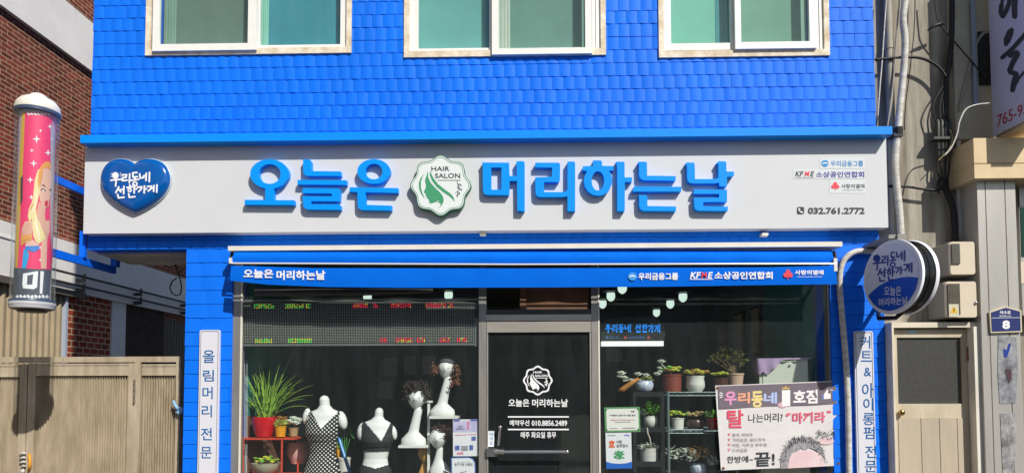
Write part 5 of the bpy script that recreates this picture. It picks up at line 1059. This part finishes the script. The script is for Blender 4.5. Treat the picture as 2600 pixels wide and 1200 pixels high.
t, c, r = plant('succulent_plant', 'yellow and orange tinged rosettes in a waisted white pot on the wire rack', 1742, 1789, 953, 993, YR-.02, M('white_glaze', '#dcdcd2', .25), GP, prof=[(.72, 0), (.74, .05), (.98, .25), (1, .5), (.9, .8), (1.0, 1.0)]); rose_plant(t, c, r, [G_Y, G_R], 14, 1.2, .01, .38)
t, c, r = plant('succulent_plant', 'green rosettes in a square dark brown pot beside the banner corner', 1812, 1848, 958, 988, YR-.02, M('dark_brown_pot', '#4a2a22', .5, var=.1), GP, bot=.95); rose_plant(t, c, r, [G_O, G_Y], 13, 1.3, .01, .5)
t, c, r = plant('jade_tree', 'bushy jade tree in a beige pot in front of the white cabinet', 1845, 1888, 947, 988, YR+.02, M('beige_pot', '#c9a992', .6, var=.06), 'potted succulents in the salon windows', bot=.75); m = MB(); cr = P(1848, 903, YR+.02)
for u, v in ((1820, 905), (1835, 888), (1855, 895), (1875, 900), (1888, 918), (1812, 915), (1865, 910), (1842, 912)): m.tube([c, c.lerp(P(u, v, YR), .5)+Vector((0, .01, .0)), P(u, v, YR+random.uniform(-.08, .08))], [.008, .006, .003], 6)
m.build('trunk', M('jade_trunk', '#6b5a40', .8), t); m = MB()
for u, v, q in ((1820, 905, 22), (1836, 886, 26), (1855, 893, 30), (1876, 900, 28), (1888, 920, 18), (1810, 916, 16), (1865, 912, 22), (1840, 910, 22)): leafblob(m, P(u, v, YR), .05, .06, .04, q, .038, .55, .09)
m.build('foliage', M('jade_leaf', '#5f6a34', .4, h2='#8b7a44', vs=14), t)
t, c, r = plant('succulent_plant', 'green leafy plant in a tilted white pot in the middle tier of the black rack', 1634, 1668, 1054, 1083, YR-.04, M('white_glaze', '#dcdcd2', .25), GP, prof=ROUND); m = MB(); leafblob(m, c+Vector((0, 0, .05)), .06, .05, .06, 26, .10, .4, .03); m.build('foliage', G_M, t); m = MB(); leafblob(m, c+Vector((-.06, .03, .02)), .04, .04, .03, 16, .05); m.build('foliage', G_P, t)
t, c, r = plant('succulent_plant', 'yellow green bushy rosettes in a white cup in the middle of the wire rack', 1704, 1737, 1060, 1089, YR-.04, M('white_glaze', '#dcdcd2', .25), GP, bot=.85); rose_plant(t, c, r*1.2, [G_Y, G_M], 14, 1.2, .02, .42)
t, c, r = plant('succulent_plant', 'beige pink succulent clump in a round brown bowl on the wire rack', 1742, 1790, 1062, 1089, YR-.04, M('brown_glaze', '#4f3a36', .3), GP, prof=ROUND); rose_plant(t, c, r, [G_PK], 16, 1.0, .015, .32)
t, c, r = plant('succulent_plant', 'bright green plant in a shiny red pot half behind the banner', 1793, 1832, 1062, 1089, YR-.04, M('red_glaze', '#c40d1c', .15, coat=.5), GP, bot=.7); m = MB(); leafblob(m, c+Vector((0, 0, .03)), .09, .06, .045, 70, .05, .25, .05); m.build('foliage', G_M, t)
t, c, r = plant('succulent_plant', 'pale leaves over a cream striped pot on the bottom tier of the black rack', 1625, 1669, 1135, 1171, YR-.04, M('striped_pot', '#d8cfbd', .5, h2='#a9b9c0', vs=5, stretch=(.1, .1, 6)), GP, bot=.97, rim=False); m = MB(); leafblob(m, c+Vector((0, 0, .005)), .10, .08, .035, 60, .05, .55, .06); m.build('foliage', G_P, t)
t, c, r = plant('succulent_plant', 'rust and grey trailing leaves in a blue white china pot on the lowest tier', 1753, 1793, 1176, 1205, YR-.04, BW, GP, prof=ROUND); m = MB(); leafblob(m, c+Vector((.02, 0, .09)), .10, .07, .07, 45, .05, .5, .06); m.build('foliage', G_R, t); m = MB(); leafblob(m, c+Vector((-.12, 0, .07)), .14, .07, .07, 55, .055, .5, .06); leafblob(m, c+Vector((.13, 0, .02)), .06, .05, .05, 20, .05, .5, .06); leafblob(m, P(1704, 1145, YR), .05, .05, .05, 22, .05, .5, .06); m.build('foliage', G_P, t)
m = MB(); m.tube([P(1643, 1085, YR-.16), P(1645, 1100, YR-.17), P(1650, 1112, YR-.17), P(1652, 1124, YR-.17)], .006, 5); tag(m.build('hanging_string', M('string_pale', '#c9bfa8', .7), None), 'short beaded string hanging between tiers of the black rack', 'string')
# --- white cabinet under a purple cloth
cz = P(1985, 913, .42).z; cc = P(1982, 950, .44); t = thing('cabinet', 'white box shaped cabinet behind the banner in the right window', 'cabinet', (cc.x, cc.y, .1)); rz = Matrix.Rotation(R(-14), 3, 'Z')
def rb(mb, x0, y0, z0, x1, y1, z1):
    n0 = len(mb.v); mb.box(x0, y0, z0, x1, y1, z1)
    for i in range(n0, len(mb.v)): q = rz @ Vector((mb.v[i].x, mb.v[i].y, 0)); mb.v[i] = Vector((cc.x+q.x, cc.y+q.y, mb.v[i].z))
m = MB(); rb(m, -.20, -.22, .1, .20, .24, cz); m.build('body', M('cabinet_white', '#d5dccb', .45, var=.03), t)
m = MB(); rb(m, .19-.36, -.226, .5, .188, -.221, cz-.02); m.build('door', M('cabinet_door', '#dfe5d4', .4), t)
m = MB(); q = rz @ Vector((.05, -.23, 0)); m.ball((cc.x+q.x, cc.y+q.y, cz-.06), .008, .008, .008); m.build('knob', BLACK, t, True)
m = MB(); N = 30; M_ = 12; vs = []
for i in range(N+1):
    for j in range(M_+1):
        s, w_ = i/N, j/M_; x = -.215+.43*s; y = -.235+.49*w_; z = cz+.006+.003*math.sin(s*17+w_*9)
        if s < .35: pass
        q = rz @ Vector((x, y, 0)); vs.append(Vector((cc.x+q.x, cc.y+q.y, z)))
m.add(vs, [(i*(M_+1)+j, (i+1)*(M_+1)+j, (i+1)*(M_+1)+j+1, i*(M_+1)+j+1) for i in range(N) for j in range(M_)])
vs = []
for i in range(N+1):                            # the hanging left and front edges
    s = i/N; px0, py0 = (-.222, .25-.49*min(1, s/.4)) if s < .4 else (-.222+.44*(s-.4)/.6, -.242)
    k0 = min(1, max(0, (s-.52)/.2)); k0 = k0*k0*(3-2*k0); full = .12*(1-k0)+.012; full *= 1+.14*math.sin(i*2.1)
    for j in range(9):
        w_ = j/8; o_ = .010*math.sin(i*1.5)*w_; q = rz @ Vector((px0-(o_+.006*w_ if s < .4 else 0), py0-(0 if s < .4 else o_+.006*w_), 0)); vs.append(Vector((cc.x+q.x, cc.y+q.y, cz+.008-full*w_)))
m.add(vs, [(i*9+j, i*9+j+1, (i+1)*9+j+1, (i+1)*9+j) for i in range(N) for j in range(8)])
tag(m.build('purple_cloth', M('purple_cloth', '#b59cc0', .85, var=.12, vs=12), None, True), 'dusty purple cloth draped over the white cabinet', 'cloth')
# --- salon chair seen dimly through the door
cp = P(1480, 1160, 2.2); t = thing('salon_chair', 'beige salon chair seen dimly through the glass door', 'chair', (cp.x, 2.2, .1)); BE = M('chair_beige', '#a8a08c', .6)
m = MB(); m.loft([(cp.x, 2.25, z, w_, .06) for z, w_ in ((.75, .22), (.8, .26), (1.1, .26), (1.22, .22), (1.28, .12), (1.29, .02))], 20, sq=.8); m.build('backrest', BE, t, True)
m = MB(); m.loft([(cp.x, 2.1, z, w_, .24) for z, w_ in ((.55, .26), (.6, .28), (.68, .28), (.7, .26))], 20, sq=.6); m.build('seat', BE, t, True)
m = MB(); m.tube([(cp.x, 2.1, .1), (cp.x, 2.1, .56)], .04, 10); m.loft([(cp.x, 2.1, .1, .28, .28), (cp.x, 2.1, .13, .24, .24)], 20); m.build('base', STEEL, t, 40)
for s in (-1, 1): m = MB(); m.tube([(cp.x+s*.3, 2.25, .85), (cp.x+s*.31, 2.0, .85), (cp.x+s*.29, 1.95, .65)], .025, 8); m.build('armrest', BLACK, t, True)
# --- posters and notices
def poster(name, lab, cat, fs): t = thing(name, lab, cat, tuple(fs)); return t
f = Z(870, 880, 3.717, .050); g = Z(870, 880, 3.717, .0485); t = poster('window_poster', 'pale leaflet with purple top, red lines and blue product pictures in the left window', 'poster', P(1182, 1157, .050))
PW = M('poster_white', '#e6e6ea', .5)
m = MB(); m.solid([[(1040, 683), (1275, 680), (1280, 1028), (1042, 1030)]], f, (0, .0015, 0)); m.build('sheet', PW, t)
m = MB(); m.fill([[(1042, 700), (1275, 690), (1277, 800), (1042, 802)]], g); m.build('print', M('print_lilac', '#b9b4dd', .5, h2='#d9d3ea', vs=9), t)
m = MB(); m.fill([[(1045, 684), (1110, 683), (1100, 702), (1050, 704)]], f_ := Z(870, 880, 3.717, .0478)); m.fill([[(1200, 682), (1272, 681), (1272, 696), (1215, 700)]], f_); m.fill([[(1060, 930), (1103, 928), (1103, 972), (1060, 974)]], f_); m.fill([[(1195, 925), (1230, 923), (1232, 970), (1196, 974)]], f_); m.fill([[(1215, 845), (1255, 842), (1258, 880), (1217, 884)]], f_); m.build('print', M('print_blue', '#6a78c0', .5, h2='#3f4f9c', vs=20), t)
m = MB(); m.fill([[(1080, 993), (1140, 991), (1140, 1010), (1080, 1013)]], f_); m.stroke([(1062, 830), (1175, 826)], 3, f_); m.stroke([(1190, 825), (1260, 822)], 3, f_); m.fill([[(1180, 700), (1200, 700), (1190, 780), (1172, 780)]], f_); m.build('print', M('print_rose', '#dc7f9e', .5), t)
m = MB(); m.stroke([(1075, 775), (1150, 772)], 4, f_)
for k in range(5): m.stroke([(1118, 935+k*10), (1180, 933+k*10)], 2, f_)
text(m, '2023', f_, 1090, 742, 1130, 765, .02); m.build('print_lettering', M('print_ink', '#5a5f78', .5), t)
t = poster('window_sign', 'white sticker with rounded blue border reading 동구사랑 상품권 in the left window', 'sticker', P(1177, 1240, .050))
m = MB(); m.solid([[(1022, 1040), (1190, 1036), (1230, 1050), (1252, 1085), (1256, 1150), (1250, 1330), (1024, 1330)]], f, (0, .0015, 0)); m.build('sheet', M('print_border_blue', '#3f66b8', .5), t)
m = MB(); m.fill([[(1032, 1050), (1188, 1046), (1222, 1058), (1242, 1090), (1246, 1150), (1240, 1320), (1034, 1320)]], g); m.build('sheet_face', PW, t)
m = MB(); text(m, '동구사랑 상품권', f_, 1056, 1092, 1226, 1122, .02); m.stroke([(1080, 1085), (1200, 1083)], 1.5, f_); m.stroke([(1110, 1182), (1150, 1178), (1170, 1170)], 3, f_); m.build('lettering', M('print_ink', '#5a5f78', .5), t)
f = Z(1510, 860, 3.497, .050); g = Z(1510, 860, 3.497, .0485); g2 = Z(1510, 860, 3.497, .0472); PI = M('print_black', '#3a3d42', .5)
t = poster('certificate', 'small certificate with green border in the right window', 'certificate', P(1580, 1096, .050))
m = MB(); m.solid([[(85, 605), (400, 600), (406, 822), (92, 826)]], f, (0, .004, 0)); m.build('frame', M('cert_green', '#5f9a60', .5), t)
m = MB(); m.fill([[(102, 620), (386, 615), (392, 806), (108, 811)]], g); m.build('sheet', M('cert_white', '#ebe8e2', .5), t)
m = MB(); text(m, '“우리동네 선한가게” 응원 협약', g2, 128, 668, 362, 684, .02); m.stroke([(178, 738), (320, 735)], 1.6, g2); m.stroke([(135, 792), (200, 791)], 1.8, g2); m.stroke([(248, 790), (360, 787)], 2.4, g2); m.stroke([(325, 640), (345, 645), (350, 635)], 4, g2); m.build('lettering', PI, t)
m = MB(); text(m, '우리동네 선한가게 따뜻한 나눔의 가게', g2, 140, 712, 352, 725, .01); m.build('lettering', M('cert_red', '#c06a66', .5), t)
m = MB()
for a, b in ((100, 627), (382, 622), (105, 806), (386, 802)): m.capsule((a, b), (a+1, b), 8, g2)
m.build('corner_pin', M('pin_green', '#2f5a34', .4), t)
t = poster('window_poster', 'white poster with orange 효 and green 孝 characters and a blue foot in the right window', 'poster', P(1570, 1190, .050))
m = MB(); m.solid([[(95, 832), (324, 828), (332, 1146), (104, 1150)]], f, (0, .0015, 0)); m.build('sheet', PW, t)
m = MB(); m.fill([[(102, 1086), (150, 1100), (215, 1105), (280, 1100), (330, 1086), (332, 1146), (104, 1150)]], g); m.stroke([(265, 855), (285, 848), (306, 858)], 4, g); m.build('print', M('foot_blue', '#0f62c4', .5), t)
m = MB(); text(m, '효', g2, 125, 896, 180, 960, .04); m.build('lettering', M('print_orange', '#ea6a24', .5), t)
m = MB(); text(m, '사랑', g2, 190, 896, 243, 925, .008); text(m, '실천업소', g2, 192, 930, 298, 958, .008); m.stroke([(115, 855), (185, 853)], 1.5, g2); m.build('lettering', PI, t)
m = MB(); text(m, '孝', g2, 168, 985, 264, 1078, .02); m.build('lettering', M('print_green', '#2c9a58', .5), t)
# --- large banner on the right window
YBn = .004; t = thing('banner', 'white advertising banner with grey top strip and hair loss picture on the right window', 'banner', tuple(P(1985, 1190, YBn)))
LVS = lambda d: Z(1800, 860, 3.497, YBn-d*.0012)
m = MB(); N = 24; vs = []; c4 = ((57, 412), (1128, 370), (1167, 1122), (108, 1165))
for i in range(N+1):
    for j in range(N+1):
        s, q = i/N, j/N; a = (c4[0][0]*(1-s)+c4[1][0]*s)*(1-q)+(c4[3][0]*(1-s)+c4[2][0]*s)*q; b = (c4[0][1]*(1-s)+c4[1][1]*s)*(1-q)+(c4[3][1]*(1-s)+c4[2][1]*s)*q
        vs.append(LVS(0)(a, b)+Vector((0, .003*math.sin(s*9+q*4)*math.sin(q*6)+.003, 0)))
m.add(vs, [(i*(N+1)+j, (i+1)*(N+1)+j, (i+1)*(N+1)+j+1, i*(N+1)+j+1) for i in range(N) for j in range(N)]); m.build('cloth', M('banner_white', '#dfdcda', .6, var=.02, vs=3, bump=.004, bs=9), t, True)
f = LVS(1); m = MB(); m.fill([[(80, 418), (1100, 380), (1128, 400), (1130, 574), (90, 618)]], f); st = m.build('strip', M('strip_grey', '#756a74', .6, var=.06, vs=4), t)
sl_ = lambda d, k=.037: (lambda a, b: LVS(d)(a, b-(a-600)*k))
f = sl_(2); OUT = [('우', 140, 440, 245, 563, '#e79bc8'), ('리', 257, 452, 365, 552, '#f0a888'), ('동', 378, 446, 480, 592, '#f0d890'), ('네', 487, 463, 605, 563, '#b4c4ee')]
for ch, x0, y0, x1, y1, hx in OUT: m = MB(); text(m, ch, f, x0, y0+8, x1, y1+8, .036); m.build('lettering', M('pastel'+hx, hx, .6), st)
m = MB(); text(m, '1', f, 648, 455, 722, 598, .04); text(m, '호점', f, 748, 460, 965, 582, .036); m.fill([[(1020, 505), (1045, 470), (1052, 462), (1060, 468), (1056, 498), (1080, 500), (1082, 545), (1022, 548)]], f); m.stroke([(1078, 462), (1090, 475), (1100, 468)], 2.5, f)
for p, q in (((100, 455), (122, 468)), ((95, 475), (118, 482)), ((98, 497), (118, 496))): m.capsule(p, q, 4, f)
m.build('lettering', M('pastel_white', '#f4f2f2', .6), st)
m = MB(); m.fill([[(650, 445), (645, 425), (662, 437), (682, 418), (700, 438), (718, 425), (712, 448)]], f); m.build('crown_print', M('print_gold', '#d8b25a', .5), st)
m = MB(); m.fill([[(1000, 512), (1018, 508), (1018, 550), (1002, 552)]], f); m.build('thumb_print', M('print_cuff', '#7d86c8', .5), st)
m = MB(); m.fill([ell(655, 585, 45, 26, 0, 360, 16)], sl_(1.6)); m.build('strip_print', M('print_blush', '#d9b0bc', .6), st)
m = MB(); text(m, '탈', sl_(1, .0), 163, 625, 308, 788, .018); m.build('lettering', M('banner_rose', '#e2506c', .6), t)
f = sl_(1); m = MB(); text(m, '나는머리?', f, 350, 655, 655, 732, .004); m.build('lettering', M('print_black', '#3a3d42', .5), t)
m = MB(); text(m, '“', f, 685, 655, 728, 690, .06); text(m, '마끼라', f, 742, 655, 1035, 755, .03); text(m, '”', f, 1045, 650, 1086, 685, .06); m.build('lettering', M('banner_pink', '#e56a86', .6), t)
m = MB()
for y, s, x1 in ((850, '염색, 파마후', 392), (895, '가려움증, 뾰드락지', 500), (940, '비듬, 지루성 피부염', 512), (985, '두피질환', 345)): text(m, s, sl_(1, .012), 207, y-20, x1, y+12, .0)
m.build('lettering', M('print_soft', '#857a7e', .6), t)
m = MB()
for y in (850, 895, 940, 985): m.stroke([(172, y-14), (180, y+4), (190, y-18)], 2.5, LVS(1))
m.build('lettering', M('banner_rose', '#e2506c', .6), t)
m = MB(); text(m, '한방에~', sl_(1, .03), 162, 1025, 398, 1085, .004); text(m, '끝!', sl_(1, .03), 408, 1000, 585, 1125, .025); m.build('lettering', M('print_black', '#3a3d42', .5), t)
m = MB(); m.fill([[(700, 1146), (690, 1090), (720, 1020), (780, 990), (860, 985), (930, 990), (990, 1020), (1020, 1065), (1030, 1128)]], LVS(1)); m.fill([ell(1040, 905, 70, 30, 0, 360, 20)], LVS(1)); hd = m.build('head_print', M('print_skin', '#ead6d6', .6, h2='#e2bcc2', vs=3), t)
m = MB(); HB = [(640, 1148), (632, 1080), (645, 1010), (680, 960), (720, 915), (780, 880), (850, 862), (920, 880), (975, 920), (1010, 970), (1030, 1030), (1034, 1090), (1022, 1060), (995, 1020), (950, 985), (890, 960), (860, 985), (820, 970), (770, 1000), (735, 1015), (715, 1060), (700, 1148)]
m.fill([HB], LVS(2)); m.build('hair_print', M('print_hair', '#7d7c80', .6, h2='#b5b3b5', vs=34), hd)
m = MB(); f = LVS(3)
for k in range(170):
    a = random.uniform(math.pi*1.0, math.pi*2.02); rr_ = random.uniform(.78, 1.1); cx, cy = 835+190*rr_*math.cos(a), 1085+205*rr_*math.sin(a); d = a+random.uniform(-.5, .5); L = random.uniform(18, 42); m.fill([[(cx-3, cy+2), (cx+3, cy+2), (cx+L*math.cos(d), cy+L*math.sin(d))]], f)
for k in range(70):
    cx, cy = random.uniform(952, 1125), random.uniform(805, 870)+abs(random.uniform(-20, 20)); d = random.uniform(-2.4, -.7)+(3.1 if k % 2 else 0); L = random.uniform(14, 30); m.fill([[(cx-3, cy), (cx+3, cy), (cx+L*math.cos(d), cy+L*math.sin(d))]], f)
m.build('hair_print', M('print_hair_dark', '#2d2c30', .6), hd)
for a, b in ((78, 432), (1103, 388), (1150, 1102), (130, 1145)): m = MB(); m.fill([ell(a, b, 12, 12, 0, 360, 12)], LVS(2)); m.build('eyelet', M('eyelet_brass', '#8a6242', .4, metal=.4), t)

# pictures along the right inner wall
for k, (ya, yb, z0, z1, lb) in enumerate(((2.9, 3.3, 1.9, 2.45, 'farthest tan picture panel on the inner wall high in the right window'), (2.2, 2.6, 1.9, 2.5, 'middle tan picture panel on the inner wall high in the right window'), (1.62, 1.95, 1.95, 2.5, 'nearest tan picture panel on the inner wall high in the right window'))):
    m = MB(); m.box(xi1-.03, ya, z0, xi1-.001, yb, z1); pf = m.build('wall_picture', M('picture_dark', '#3a3026', .5)); tag(pf, lb, 'picture', 'tan pictures on the inner wall')
    m = MB(); m.add([(xi1-.032, ya+.03, z0+.03), (xi1-.032, yb-.03, z0+.03), (xi1-.032, yb-.03, z1-.03), (xi1-.032, ya+.03, z1-.03)], [(0, 1, 2, 3)]); m.build('sheet', M('picture_tan', '#b79d7a', .5, var=.2, vs=6), pf)
